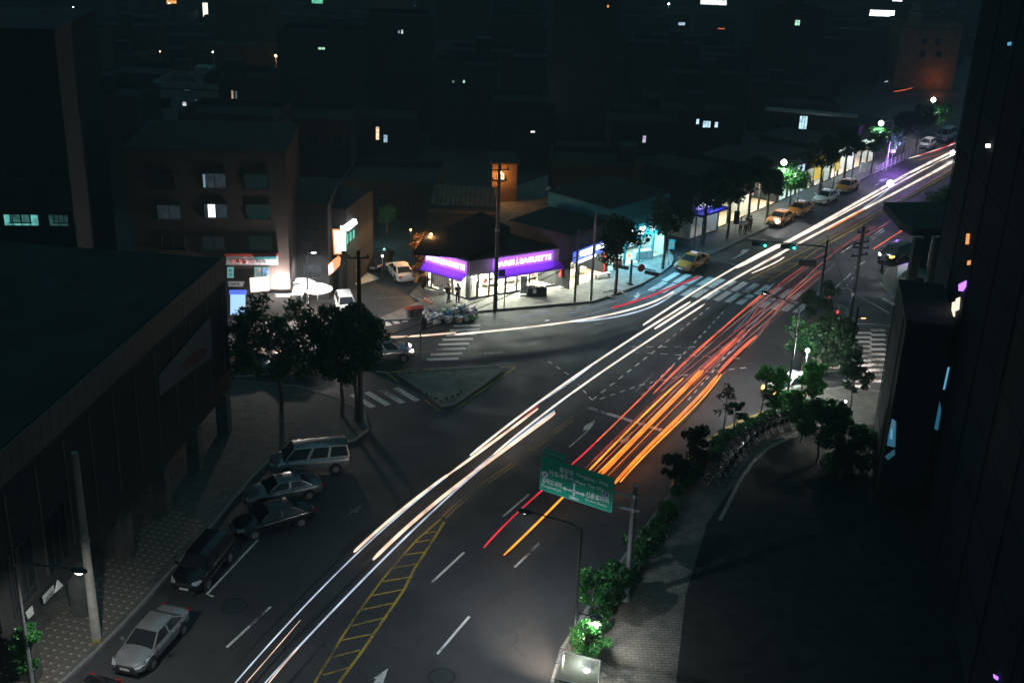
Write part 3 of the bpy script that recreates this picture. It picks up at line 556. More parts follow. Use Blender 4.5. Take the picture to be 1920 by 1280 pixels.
# things outside the bakery
t = thing('display_table', 'table under a black cloth with goods laid on it, before the bakery window', 'table', g(1006, 556)); t.location.z = ZP
MB().box((0, 0, .42), (1.75, .7, .82), .12).build('table_cloth', M['cloth'], t, rel=False)
k = MB()
for i in range(26): k.box((R.uniform(-.75, .75), R.uniform(-.25, .25), .9), (.2, .16, R.uniform(.06, .16)), R.uniform(0, 3), R.randrange(2))
tag(k.build('goods', [M['bread'], M['white_m']], t, rel=False), kind='stuff'); MB().box((-.2, -.37, .5), (.3, .02, .4), .12).build('price_card', M['signw'], t, rel=False)
t = thing('standing_sign', 'white banner stand beside the bakery door', 'sign', g(981, 556)); t.location.z = ZP
MB().box((0, 0, 1.0), (.6, .05, 1.7), .2).build('panel', M['fog'], t, rel=False); MB().box((0, 0, .06), (.65, .4, .1), .2).build('foot', M['white_m'], t, rel=False)
tag(MB().box(g(944, 552)+Vector((0, 0, ZP+.01)), (1.6, .8, .02), .2).build('door_mat', M['cloth']), 'dark mat before the bakery door', 'mat')
t = thing('parasol', 'folded green and red parasol standing past the bakery window', 'parasol', g(1052, 541)); t.location.z = ZP
MB().tube([(0, 0, 0), (0, 0, 2.4)], .03).build('pole', M['metal'], t, rel=False); MB().lathe((0, 0, 1.1), [(.28, 0), (.2, .4), (.05, 1.3)], 10).build('canopy', M['red'], t, rel=False); MB().lathe((0, 0, 0), [(.35, 0), (.3, .1)], 14).build('foot', M['fog'], t, rel=False)
t = thing('display_board', 'slanting notice frame leaning on the bakery end wall', 'board', g(827, 556)); t.location.z = ZP
for s in (-.2, .2): MB().tube([(s, 0, 0), (0, .1, 1.0)], .025).build('leg', M['teal'], t, rel=False)
MB().box((0, .02, .5), (.4, .03, .5)).build('panel', M['fog'], t, rel=False)
# ---- the rounded corner shop and the blue-lit shop next door
C0, C1, C2 = g(1066, 545), g(1137, 514), g(1246, 478)
ns, nw = shop('narrow snack shop with warm tan room and bright white sign', 'shop', C0, C1, 5.2, 7, 2.7, 'dark', 'tan', 700, (1, .85, .65), .1, (0, .25, .97), spill=420)
M['signlit'] = glow('white_sign_lit', (.85, .92, 1), 4.5); M['bluelit'] = glow('blue_sign_lit', (.12, .22, 1), .7); M['cyanlit'] = mat('cyan_fascia', (.05, .35, .45), .6, emit=(.05, .5, .65), es=.35, noise=.1)
L = nw.L; MB().box((L*.5, -.3, 3.2), (L*.95, .3, 1.0)).build('sign_board', M['bluelit'], ns, rel=False)
text('족발', L*.36, .62, M['signlit'], ns, (L*.12, -.5, 3.1), ext=.06, bold=.03); text('보쌈', L*.3, .5, M['signlit'], ns, (L*.55, -.5, 3.2), ext=.06, bold=.03)
MB().box((L*.3, -.45, 2.72), (L*.5, .1, .22)).build('sign_strip', M['signlit'], ns, rel=False)
MB().box((L*.93, -.06, 1.3), (.25, .2, 2.6)).build('red_door_post', M['red'], ns, rel=False)
for i in range(3): MB().box((L*(.3+i*.2), 1.6, .75), (.8, .6, .06)).build('dining_table', M['tan'], ns, rel=False)
llight(ns, 'AREA', (L*.4, -.8, 3.2), 60, (.5, .65, 1), math.pi/2*.8, L*.7, .5)
bs, bsw = shop('shop with cyan lit fascia and white counters facing the crosswalk', 'shop', C1, C2, 6.5, 8, 2.8, 'teal', 'wallw', 500, (.5, .92, 1), .15, (0, .14, .3, .55, .78, 1), spill=550)
L = bsw.L; MB().box((L*.5, -.25, 3.5), (L*.97, .25, 1.35)).build('sign_board', M['cyanlit'], bs, rel=False)
for i, (x, w_, s_) in enumerate([(.06, .10, '한우'), (.22, .13, '정육'), (.42, .13, '식당'), (.64, .26, '마포상회')]): text(s_, L*w_, .75, M['signlit'], bs, (L*x, -.42, 3.2), ext=.06, bold=.03)
llight(bs, 'AREA', (L*.5, -.9, 3.2), 110, (.25, .85, 1), math.pi/2*.7, L*.9, .6); llight(bs, 'AREA', (L*.5, -.6, 3.9), 420, (.12, .62, 1), -1.0, L*.9, .5)
MB().box((L*.36, -.06, 1.2), (.3, .1, .3)).build('red_lantern', glow('red_lantern_lit', (1, .15, .05), 3), bs, rel=False)
t = thing('freezer_cabinet', 'white chest freezer outside the cyan shop', 'freezer', g(1204, 487)); t.location.z = ZP; t.rotation_euler = (0, 0, .45)
MB().box((0, 0, .45), (1.9, .7, .8)).build('cabinet', M['white_m'], t, rel=False); MB().box((0, 0, .87), (1.8, .62, .05)).build('lid', M['fog'], t, rel=False); MB().box((0, 0, .03), (1.8, .6, .06)).build('base', M['rubber'], t, rel=False)
t = thing('bench', 'white bench on the paving before the snack shop', 'bench', g(1129, 523)); t.location.z = ZP; t.rotation_euler = (0, 0, .45)
MB().box((0, 0, .43), (1.7, .4, .05)).build('seat', M['white_m'], t, rel=False)
for s in (-.7, .7): MB().box((s, 0, .2), (.06, .36, .4)).build('leg', M['metal'], t, rel=False)
# ---- brown building over the alley
ta, wa = face('apartment_block', 'brown brick block of four storeys with a lit white sash window', 'building', g(262, 604), g(547, 606)); L = wa.L; hh = top((430, 605), 288)
MB().box((L/2, 5, (hh)/2+1.5), (L, 10, hh-3)).build('wall', M['brown'], ta, rel=False); MB().box((L/2, 5.4, 1.5), (L, 9.2, 3)).build('ground_floor_wall', M['dark'], ta, rel=False); MB().box((L/2, 5, hh+.2), (L+.3, 10.3, .4)).build('roof', M['roof'], ta, rel=False)
for (px, py, lit) in [(307, 342, None), (402, 339, gm(COOL, .03)), (480, 341, gm(TEAL, .010)), (317, 398, gm(COOL, .022)), (405, 396, gm(COOL, .03)), (484, 398, gm(TEAL, .014)), (325, 455, None), (400, 456, gm(COOL, .008)), (488, 456, gm(TEAL, .008))]:
    x, z = wa.loc(px, py); window(ta, x, z, 1.75, 1.15, lit, 2)
x, z = wa.loc(397, 395); MB().box((x, -.05, z), (.55, .04, 1.05)).build('lit_sash', glow('sash_lit', WHITE, 1.6), ta, rel=False); x, z = wa.loc(383, 339); MB().box((x, -.05, z), (.16, .04, 1.05)).build('lit_sash', glow('sash_lit', COOL, .25), ta, rel=False)
M['sgrey'] = mat('sign_face', (.40, .41, .43), .5, noise=.1, emit=(.6, .65, .7), es=.08); M['sred'] = mat('sign_red', (.45, .06, .04), .5, noise=0)
b = rect_on(ta, wa, [(424, 481), (521, 481), (521, 496.5), (424, 496.5)], M['sgrey'], 'sign_board', -.35, .3); rect_on(ta, wa, [(421, 476), (521, 476), (521, 481), (421, 481)], M['sred'], 'sign_top', -.37, .32); rect_on(ta, wa, [(477, 482), (518, 481), (518, 486), (479, 486)], M['teal'], 'sign_plate', -.42, .05)
def wtext(t, w, s, px0, py0, px1, py1, m, y=-.4, bold=.015, ext=.01):
    a, za = w.loc(px0, py1, y); b, zb = w.loc(px1, py0, y); return text(s, b-a, zb-za, m, t, (a, y, za), ext=ext, bold=bold)
wtext(ta, wa, '만족을', 432, 485, 464, 494, M['sred'], bold=.03); wtext(ta, wa, '㊗', 469, 486, 478, 494, M['sred'], bold=.02); wtext(ta, wa, '이층가족', 480, 488, 498, 494, M['rubber'])
for (x0, x1, s, c) in [(426, 438, '맥주\n안주', 'teal'), (477, 490, '삼\n시', 'sred'), (492, 505, '맛\n집', 'navy')]:
    rect_on(ta, wa, [(x0, 501), (x1, 501), (x1, 521), (x0, 521)], glow('poster_lit', (.35, .85, .85), .3), 'window_poster', -.06, .05); wtext(ta, wa, s, x0+3, 504, x1-3, 519, M[c], -.08)
rect_on(ta, wa, [(427, 528), (459, 528), (455, 537), (429, 537)], M['sgrey'], 'sign_board', -.4, .1); wtext(ta, wa, '식초', 433, 529.5, 452, 536, M['rubber'], -.43)
rect_on(ta, wa, [(432, 545), (460, 547), (460, 590), (432, 590)], glow('shopfront_lit', (.35, .6, 1), 1.0), 'lit_shopfront', .2, .05); rect_on(ta, wa, [(430, 545), (462, 545), (462, 552), (430, 552)], M['bluelit'], 'blue_fascia', -.2, .2)
rect_on(ta, wa, [(468, 523), (503, 520), (505, 545), (470, 548)], glow('shopfront_lit', (1, .85, .72), 1.1), 'lit_sign_box', -.5, .3)
llight(ta, 'POINT', (wa.loc(528, 535)[0], -.8, 3.7), 1700, (1, .86, .8), 0, .15); llight(ta, 'POINT', (wa.loc(485, 560)[0], -.8, 2.6), 60, (1, .85, .7), 0, .15)
for k, (px, py, lab) in enumerate([(596, 585, 'open white parasol over the lit food stall'), (566, 575, 'white parasol standing against the bright wall'), (534, 590, 'white parasol half covered by the street tree')]):
    t = thing('parasol', lab, 'parasol', g(px, py), 0, 'parasols of the food stall'); MB().tube([(0, 0, 0), (0, 0, 2.5)], .03).build('pole', M['metal'], t, rel=False)
    MB().lathe((0, 0, 2.1), [(1.35, 0), (1.3, .06), (.7, .35), (.05, .5)], 12).build('canopy', M['signw'], t, rel=False); llight(t, 'POINT', (0, -.3, 1.9), 170, (1, .84, .7), 0, .1); 
t = thing('added_tent', 'bright white tent added at the food stall to fill the glare by the brick block', 'tent', g(528, 590)); p = g(528, 590)  # tent added to widen the white glow beside the wall
mb = MB(); mb.add([p+Vector((-2.1, -1.2, 2.3)), p+Vector((2.1, -1.2, 2.3)), p+Vector((2.1, 1.2, 2.3)), p+Vector((-2.1, 1.2, 2.3)), p+Vector((-1.6, 0, 3.0)), p+Vector((1.6, 0, 3.0))], [(0, 1, 5, 4), (2, 3, 4, 5), (1, 2, 5), (3, 0, 4)]); o = mb.build('canvas_roof', M['signw'], t); o.modifiers.new('thick', 'SOLIDIFY').thickness = .03
for sx in (-2, 2):
    for sy in (-1.1, 1.1): MB().tube([p+Vector((sx, sy, 0)), p+Vector((sx, sy, 2.3))], .03, 6).build('post', M['metal'], t)
light('lamp', 'POINT', p+Vector((0, -.3, 2.0)), 260, (1, .82, .66), parent=t, size=.1)
t, w = face('narrow_building', 'narrow dark building hung with tall lit signs by the alley', 'building', g(556, 560), g(618, 562)); L = w.L; hh = top((590, 561), 385)
MB().box((L/2, 4, hh/2), (L, 8, hh)).build('wall', M['dark'], t, rel=False); MB().box((L/2, 4, hh+.1), (L+.2, 8.2, .2)).build('roof', M['roof'], t, rel=False)
for i in range(3): window(t, L*.5, hh*(.3+.25*i), 1.4, 1.1, None)
M['orl'] = glow('orange_sign_lit', (1, .38, .15), .9); M['whl'] = glow('white_sign_lit', (1, .93, .9), 2.2); M['gnl'] = glow('green_edge_lit', (.05, .6, .35), .5)
rect_on(t, w, [(623, 431), (639, 431), (640, 477), (626, 477)], M['orl'], 'upright_sign', -.3, .25); rect_on(t, w, [(626, 433), (637, 433), (638, 474), (629, 474)], M['whl'], 'sign_face', -.36, .05)
wtext(t, w, '갈\n비\n집', 628.5, 436, 636, 470, M['sred'], -.38); rect_on(t, w, [(638, 425), (647, 425), (648, 470), (640, 470)], glow('bright_sign_lit', (1, 1, .97), 4), 'upright_sign', -.1, .3); rect_on(t, w, [(648, 434), (650, 434), (650, 472), (648, 472)], M['gnl'], 'green_edge', -.1, .3)
rect_on(t, w, [(615, 496), (623, 489), (634, 480), (639, 484), (637, 498), (624, 512), (616, 517)], M['orl'], 'banner', -.5, .1); rect_on(t, w, [(616, 498), (623, 492), (625, 508), (617, 515)], M['whl'], 'banner_face', -.55, .04)
t, w = face('side_building', 'dark building with a slanting bright sign on the green-lit alley', 'building', g(652, 545), g(700, 500)); L = w.L
MB().box((L/2, 4, 3.8), (L, 8, 7.6)).build('wall', M['dark'], t, rel=False); rect_on(t, w, [(650, 424), (668, 411), (670, 419), (653, 433)], glow('bright_sign_lit', WHITE, 4), 'sign_box', -.3, .3)
for i in range(3): rect_on(t, w, [(650+i*6, 440-i*4), (653+i*6, 438-i*4), (653+i*6, 455-i*5), (650+i*6, 458-i*5)], glow('green_window_lit', (.1, .8, .6), .6), 'lit_window', -.03, .03)
llight(t, 'POINT', (L*.3, -1.0, 3.8), 30, (.1, .9, .65), 0, .2)
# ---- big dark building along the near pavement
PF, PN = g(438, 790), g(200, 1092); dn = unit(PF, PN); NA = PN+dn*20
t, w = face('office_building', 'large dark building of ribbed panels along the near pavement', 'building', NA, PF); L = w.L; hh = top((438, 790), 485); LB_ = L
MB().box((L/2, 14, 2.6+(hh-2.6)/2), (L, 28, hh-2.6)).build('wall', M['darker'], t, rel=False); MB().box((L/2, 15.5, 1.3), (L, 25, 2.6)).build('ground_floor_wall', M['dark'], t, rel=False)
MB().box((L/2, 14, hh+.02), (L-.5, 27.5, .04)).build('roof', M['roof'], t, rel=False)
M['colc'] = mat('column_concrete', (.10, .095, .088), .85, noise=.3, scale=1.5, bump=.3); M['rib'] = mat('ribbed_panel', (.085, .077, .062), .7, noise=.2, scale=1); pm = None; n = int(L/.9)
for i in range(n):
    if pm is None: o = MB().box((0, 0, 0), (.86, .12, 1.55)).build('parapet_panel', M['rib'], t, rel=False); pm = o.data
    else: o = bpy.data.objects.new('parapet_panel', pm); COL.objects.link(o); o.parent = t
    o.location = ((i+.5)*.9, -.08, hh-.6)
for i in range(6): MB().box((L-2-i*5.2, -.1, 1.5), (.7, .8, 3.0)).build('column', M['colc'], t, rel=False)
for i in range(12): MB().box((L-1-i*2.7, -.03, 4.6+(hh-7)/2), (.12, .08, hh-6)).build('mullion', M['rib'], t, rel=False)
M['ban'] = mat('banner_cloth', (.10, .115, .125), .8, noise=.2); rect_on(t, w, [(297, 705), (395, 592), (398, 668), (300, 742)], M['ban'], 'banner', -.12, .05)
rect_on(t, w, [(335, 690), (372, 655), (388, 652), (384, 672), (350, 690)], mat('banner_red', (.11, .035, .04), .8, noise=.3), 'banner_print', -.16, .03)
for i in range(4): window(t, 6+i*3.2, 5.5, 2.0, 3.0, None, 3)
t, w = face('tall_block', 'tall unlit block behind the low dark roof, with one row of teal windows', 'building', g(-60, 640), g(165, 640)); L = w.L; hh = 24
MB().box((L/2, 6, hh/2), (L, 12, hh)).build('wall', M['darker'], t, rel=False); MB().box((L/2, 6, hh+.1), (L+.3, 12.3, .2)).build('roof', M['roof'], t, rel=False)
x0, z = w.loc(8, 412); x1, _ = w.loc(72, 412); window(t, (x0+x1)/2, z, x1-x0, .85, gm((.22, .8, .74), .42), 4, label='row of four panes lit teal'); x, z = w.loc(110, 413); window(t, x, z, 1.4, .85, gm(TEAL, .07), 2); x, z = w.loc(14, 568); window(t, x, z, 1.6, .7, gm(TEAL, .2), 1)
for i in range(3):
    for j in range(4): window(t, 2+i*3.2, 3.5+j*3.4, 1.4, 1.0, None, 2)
# ---- the dark towers on the plaza side
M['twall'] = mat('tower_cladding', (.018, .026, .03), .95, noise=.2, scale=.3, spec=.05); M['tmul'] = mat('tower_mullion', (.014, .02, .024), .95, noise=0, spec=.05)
def tower(label, far, near, wdt, z0, hh, m='twall', name='office_tower', step=6.0):
    t, w = face(name, label, 'building', far, near); L = w.L          # the face seen from the road, seen from the road
    MB().box((L/2, wdt/2, hh/2), (L, wdt, hh)).build('wall', M[m], t, rel=False)
    for i in range(int(L/step)+1): MB().box((i*step, -.06, hh/2), (.08, .05, hh-.2)).build('mullion', M['tmul'], t, rel=False)
    for i in range(int(hh/3.4)): MB().box((L/2, -.0, 3.4*(i+1)), (L, .05, .12)).build('floor_band', M['tmul'], t, rel=False)
    MB().box((L/2, wdt/2, hh+.1), (L+.2, wdt+.2, .2)).build('roof', M['roof'], t, rel=False); return t, w
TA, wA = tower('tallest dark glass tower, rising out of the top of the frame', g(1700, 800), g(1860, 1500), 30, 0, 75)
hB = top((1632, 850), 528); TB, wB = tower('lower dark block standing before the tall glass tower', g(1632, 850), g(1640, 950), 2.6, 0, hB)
M['cy'] = glow('cyan_glass_lit', (.06, .38, .62), .2); M['cy2'] = glow('cyan_glass_lit', (.2, .6, .9), .45); M['cy3'] = glow('cyan_glass_dim', (.03, .2, .28), .22)
for P, m, n in [([(1744, 722), (1755, 716), (1763, 770), (1757, 806), (1738, 795)], 'cy', 'lit_window'), ([(1746, 727), (1753, 724), (1752, 770), (1745, 790), (1741, 780)], 'cy2', 'lit_window'), ([(1762, 668), (1764, 668), (1757, 712), (1754, 712)], 'cy2', 'lit_window'), ([(1777, 688), (1779, 688), (1770, 730), (1768, 730)], 'cy2', 'lit_window'), ([(1731, 725), (1740, 720), (1737, 770), (1730, 775)], 'cy3', 'lit_window')]:
    rect_on(TA, wA, P, M[m], n, -.14, .05)
M['redl'] = glow('red_lamp', (1, .04, .03), 2.2); M['oral'] = glow('orange_lamp', (1, .4, .12), .7); M['viol'] = glow('violet_sign', (.4, .15, 1), 1.6); M['warmw'] = glow('warm_window', (1, .85, .65), .9)
for P, m, n in [([(1720, 772), (1723, 774), (1722, 784), (1720, 782)], 'redl', 'warning_lamp'), ([(1711, 811), (1715, 812), (1714, 820), (1711, 818)], 'redl', 'warning_lamp'), ([(1722, 888), (1727, 885), (1728, 892), (1722, 895)], 'redl', 'warning_lamp'), ([(1727, 853), (1732, 853), (1732, 855), (1727, 855)], 'redl', 'warning_lamp'),
                ([(1812, 438), (1817, 438), (1815, 458), (1810, 458)], 'oral', 'lit_window'), ([(1814, 489), (1819, 488), (1818, 496), (1813, 497)], 'oral', 'lit_window'), ([(1797, 533), (1811, 526), (1810, 537), (1804, 546), (1797, 545)], 'viol', 'violet_sign'),
                ([(1785, 567), (1790, 565), (1789, 593), (1783, 594)], 'warmw', 'lit_window'), ([(1792, 560), (1799, 557), (1797, 580), (1791, 583)], 'warmw', 'lit_window'), ([(1848, 270), (1855, 270), (1855, 277), (1848, 277)], 'whl', 'small_lamp'), ([(1668, 1150), (1674, 1150), (1672, 1160), (1667, 1160)], 'cy', 'small_lamp'), ([(1862, 1263), (1870, 1268), (1869, 1274), (1863, 1270)], 'viol', 'small_lamp'), ([(1889, 80), (1895, 79), (1894, 85), (1889, 86)], 'cy2', 'small_lamp'), ([(1675, 1080), (1679, 1050), (1683, 1050), (1679, 1100)], 'cy3', 'lit_window')]:
    rect_on(TA, wA, P, M[m], n, -.16, .05)
for P, m in [([(1665, 818), (1672, 785), (1679, 790), (1677, 838), (1663, 835)], 'cy'), ([(1670, 805), (1674, 803), (1673, 825), (1669, 822)], 'cy2'), ([(1659, 855), (1676, 842), (1677, 852), (1664, 862)], 'cy3')]: rect_on(TB, wB, P, M[m], 'lobby_window', -.14, .05)
llight(TA, 'POINT', (wA.loc(1750, 770)[0], -1.0, 5), 25, (.1, .5, .9), 0, .3)
llight(TB, 'POINT', (.5, -2.2, 3.6), 60, (1, .88, .72), 0, .15); MB().lathe((.5, -2.2, 3.8), [(.03, -.12), (.12, 0), (.03, .1)], 10).build('added_wall_lamp', M['hl'], TB, rel=False)  # wall lamp added for its light toward the side crossing
# canopy slab on columns beyond the lower block
zc_ = 8.0; PC = [g(1657, 379, zc_), g(1860, 379, zc_), g(1860, 428, zc_), g(1712, 428, zc_), g(1688, 415, zc_)]
t = thing('canopy_building', 'low building with a broad black roof slab on square columns', 'building', (PC[3].x, PC[3].y, 0))
MB().prism([(p.x, p.y) for p in PC], zc_-.7, zc_).build('roof', M['roof'], t)
for px, py in [(1724, 432), (1762, 432), (1745, 400)]:
    p = g(px, py, zc_); MB().box((p.x, p.y, (zc_-.7)/2), (.7, .7, zc_-.72)).build('column', M['dark'], t)
p0 = g(1778, 400, zc_); MB().box((p0.x+9, p0.y+2, 3.6), (14, 8, 7.2)).build('wall', M['dark'], t)
t = thing('market_awning', 'crumpled pale awning lit from below behind the dark block', 'awning', g(1712, 530)); hz = 2.6
A4 = [g(1683, 499, hz), g(1722, 488, hz), g(1747, 500, hz), g(1738, 522, hz), g(1682, 520, hz)]
mb = MB(); ce = sum(A4, Vector())/5+Vector((0, 0, .5)); mb.add(A4+[ce], [(i, (i+1) % 5, 5) for i in range(5)]); o = mb.build('cloth', M['fog'], t); k = o.modifiers.new('thick', 'SOLIDIFY'); k.thickness = .04
for p in A4[:4]: MB().tube([(p.x, p.y, 0), p], .04).build('post', M['metal'], t)
light('lamp', 'POINT', A4[1]+Vector((-.5, -2.5, 1.8)), 160, (1, .8, .6), parent=t)
# ---- shops under the trees by the taxi rank
def along(p, q, f): return p.lerp(q, f)
S0, S1 = g(1292, 452), g(1345, 434)
t, w = shop('corner shop with violet lit sign over a blue awning', 'shop', S0, S1, 7, 8, 2.8, 'dark', 'wallw', 60, (.7, .8, 1), .2, (0, .5, 1), spill=25)
L = w.L; MB().box((L*.5, -.6, 2.9), (L*.95, 1.2, .25)).build('awning', M['blue'], t, rel=False); M['vio2'] = glow('violet_sign_box', (.35, .3, 1), 1.2)
MB().box((L*.42, -.25, 3.75), (L*.62, .25, .85)).build('sign_box', M['vio2'], t, rel=False); text('마포약국', L*.52, .5, M['signlit'], t, (L*.16, -.42, 3.5), ext=.05, bold=.03); MB().box((L*.42, -.8, 3.72), (.02, .02, .02)).build('fixing', M['metal'], t, rel=False)
llight(t, 'AREA', (L*.5, -1.3, 3.6), 40, (.3, .3, 1), 1.2, L*.7, .4)
Q0, Q1 = g(1345, 430), g(1640, 302)
specs = [('cafe with a lime green lit sign at the foot of the first trees', 'cafe', (.35, .95, .15), '카페', 'wallw', 130, (1, .85, .62)), ('noodle shop with a warm lit front behind the waiting men', 'shop', (1, .8, .5), '국수', 'tan', 160, (1, .82, .6)), ('grocery with small yellow sign and cool light, behind the first two taxis', 'shop', (.5, .8, 1), '마트', 'wallw', 90, (.6, .9, 1)),
         ('shop with a wide yellow panel behind the white taxi', 'shop', (.9, .75, .05), '', 'wallw', 70, (.9, .95, .9)), ('shop with white lit doors behind the last orange taxi', 'shop', (.9, .95, 1), '미용실', 'wallw', 130, (1, .95, .9)), ('low shop with striped pale front at the end of the row', 'shop', (.7, .9, .8), '', 'wallw', 90, (1, .92, .8))]
for i, (lab, cat, sc_, s_, im, pw, lc) in enumerate(specs):
    A = along(Q0, Q1, i/6); B = along(Q0, Q1, (i+.96)/6); t, w = shop(lab, cat, A, B, R.choice([4.6, 5.2, 5.8]), 7, 2.7, 'dark', im, pw*2.5, lc, .2, (0, .33, .66, 1), spill=pw*2.2); L = w.L
    MB().box((L*.3 if i == 0 else L*.5, -.2, 3.35), (L*.3 if i == 0 else L*.6, .2, .8)).build('sign_box', glow('shop_sign_lit', sc_, .8), t, rel=False)
    if s_: text(s_, L*.2, .5, M['whl'], t, (L*.22 if i == 0 else L*.4, -.33, 3.1), ext=.04, bold=.02)
    if i in (3, 4): MB().box((L*(.35 if i == 3 else .1), -.4, 2.2), (2.6 if i == 3 else 1.6, .1, 1.9)).build('yellow_panel', glow('yellow_panel_lit', (.95, .75, .08), .55), t, rel=False)
    if i == 2: MB().box((L*.55, -1.2, 2.4), (.9, .1, 1.3)).build('yellow_panel', glow('yellow_panel_lit', (.95, .85, .05), .6), t, rel=False)
# ---- the dim town beyond: houses that carry the lit windows of the photograph
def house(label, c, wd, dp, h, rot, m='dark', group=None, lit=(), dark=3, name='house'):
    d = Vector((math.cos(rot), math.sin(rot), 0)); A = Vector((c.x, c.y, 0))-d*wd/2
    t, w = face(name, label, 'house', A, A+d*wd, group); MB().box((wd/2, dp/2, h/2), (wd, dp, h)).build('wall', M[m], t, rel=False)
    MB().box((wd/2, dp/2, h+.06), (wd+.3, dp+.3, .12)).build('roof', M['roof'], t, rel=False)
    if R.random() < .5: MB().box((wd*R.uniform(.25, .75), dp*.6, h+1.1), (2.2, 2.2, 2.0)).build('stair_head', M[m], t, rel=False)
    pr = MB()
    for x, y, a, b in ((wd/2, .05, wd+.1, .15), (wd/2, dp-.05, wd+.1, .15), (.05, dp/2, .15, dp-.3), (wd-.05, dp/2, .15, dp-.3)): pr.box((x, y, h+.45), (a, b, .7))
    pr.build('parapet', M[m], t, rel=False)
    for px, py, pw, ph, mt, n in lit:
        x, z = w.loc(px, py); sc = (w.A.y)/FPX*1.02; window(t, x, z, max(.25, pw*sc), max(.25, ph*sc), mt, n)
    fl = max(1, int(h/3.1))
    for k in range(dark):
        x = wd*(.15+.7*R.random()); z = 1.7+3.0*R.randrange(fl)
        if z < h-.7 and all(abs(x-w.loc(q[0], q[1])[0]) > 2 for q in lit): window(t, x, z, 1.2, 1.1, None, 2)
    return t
SPOT = []   # sight lines that other houses must not cut
def lithouse(px, py, z, label, wins, wd=9, dp=8, m='dark', up=1.4, dark=3, rot=None):
    p = g(px, py, z); c = Vector((p.x, p.y, 0)); SPOT.append(p); FOOT.append((c.x, c.y+dp/2, max(wd, dp)/2)); return house(label, c, wd, dp, z+up, R.uniform(-.08, .12) if rot is None else rot, m, None, wins, dark)
FOOT = []
def gl_(c, s): return gm(c, s)
lithouse(426, 253, 9, 'dark block with a pair of bright pale panes high over the brown block', [(426, 253, 29, 12, gl_((.75, .8, 1), .75), 2)], 10)
lithouse(181, 217, 10, 'dark house with one tiny split pane lit white', [(181, 217, 9, 10, gl_(WHITE, .9), 2)])
lithouse(603, 91, 12, 'far block with a short pair of lit panes', [(603, 91, 12, 4, gl_(GRN, .8), 2)], 12)
lithouse(350, 190, 8, 'pale-walled house faintly lit with barred upper windows', [(351, 165, 10, 9, gl_(COOL, .15), 3), (346, 195, 7, 7, gl_(WHITE, .6), 1), (368, 192, 4, 10, gl_(COOL, .15), 1)], 8, m='conc')
lithouse(437, 178, 9, 'house with one narrow lit slit above the pale-walled house', [(436, 178, 3, 16, gl_(WARM, .35), 1), (443, 178, 3, 14, gl_(COOL, .1), 1)], 7)
lithouse(714, 252, 4, 'low shop with an upright bright strip beside a cyan door', [(708, 250, 6, 24, gl_(WARM, 1), 1), (723, 260, 7, 14, gl_(COOL, .5), 1)], 8)
lithouse(978, 222, 6, 'small house with a cyan pane, below the leaning lamp mast', [(978, 221, 5, 8, gl_((.5, .9, .9), .6), 1)], 7)
lithouse(999, 247, 5, 'small house with a flat lit transom', [(999, 247, 8, 3, gl_(WHITE, 1), 1)], 6)
lithouse(870, 153, 9, 'house with two greenish specks of window', [(870, 153, 3, 5, gl_(GRN, .8), 1), (850, 153, 3, 4, gl_(GRN, .2), 1)])
lithouse(903, 126, 9, 'far house with a single blue-green pinprick of window', [(903, 126, 3, 4, gl_((.4, 1, .9), .6), 1)])
lithouse(752, 60, 14, 'far house with two thin upright slits of light', [(754, 60, 3, 7, gl_(WHITE, .6), 1), (748, 60, 2, 5, gl_(COOL, .3), 1)])
lithouse(1208, 261, 6, 'house with one upright lilac pane', [(1208, 261, 6, 13, gl_(LIL, .55), 1)], 8)
lithouse(1495, 43, 14, 'far block with a single square window lit pale', [(1495, 43, 9, 9, gl_(GRN, .9), 2)])
lithouse(1325, 238, 6, 'house with a row of lit upper panes over a white balcony', [(1308, 228, 5, 9, gl_(COOL, 1.2), 1), (1325, 233, 14, 12, gl_(COOL, 1), 3), (1343, 234, 6, 10, gl_(COOL, 1), 1)], 9)
lithouse(1505, 238, 5, 'house with tall cyan stair windows under a long eave', [(1506, 230, 14, 24, gl_((.5, .8, .9), 1), 3)], 9, up=2.2)
lithouse(1147, 345, 4, 'low house with faint barred windows and one white slit', [(1092, 347, 2, 6, gl_(WHITE, .7), 1), (1147, 346, 6, 4, gl_(ORG, .35), 2), (1028, 354, 8, 8, gl_(COOL, .05), 2), (1047, 354, 8, 8, gl_(COOL, .05), 2)], 14)
lithouse(1100, 20, 18, 'far slope house with an amber speck at its eave', [(1140, 12, 3, 4, gl_(ORG, 1), 1)])
for k, (px, py, w_, h_, c_, s_, lab) in enumerate([(385, 18, 9, 26, (1, .9, .7), 1.6, 'far shop with a tall bright upright sign at the edge of the town'), (322, 5, 18, 7, ORG, 1.1, 'far shop with an orange lit strip'), (595, 3, 20, 7, (.2, .8, .5), .7, 'far office with a green lettered strip'), (640, 1, 14, 6, (.2, .8, .5), .6, 'far office end with dim green glow'), (1338, 5, 46, 8, WHITE, 1.4, 'far market front strung with white lights'), (1385, 5, 10, 6, (1, .7, .7), 1.5, 'far stall with a pinkish lamp'), (1650, 25, 52, 10, WHITE, 3.5, 'far shop with a broad glaring white sign above the road'), (1682, 4, 18, 10, WHITE, 1.5, 'far shop front at the upper edge, past the glaring sign'), (1278, 45, 12, 5, COOL, .7, 'far house with a cyan lit porch'), (1352, 54, 12, 2, (1, .2, .1), .6, 'far house with a thin red light strip')]):
    lithouse(px, py, 4, lab, [(px, py, w_, h_, gl_(c_, s_), max(1, w_//12))], 12 if w_ < 40 else 16)
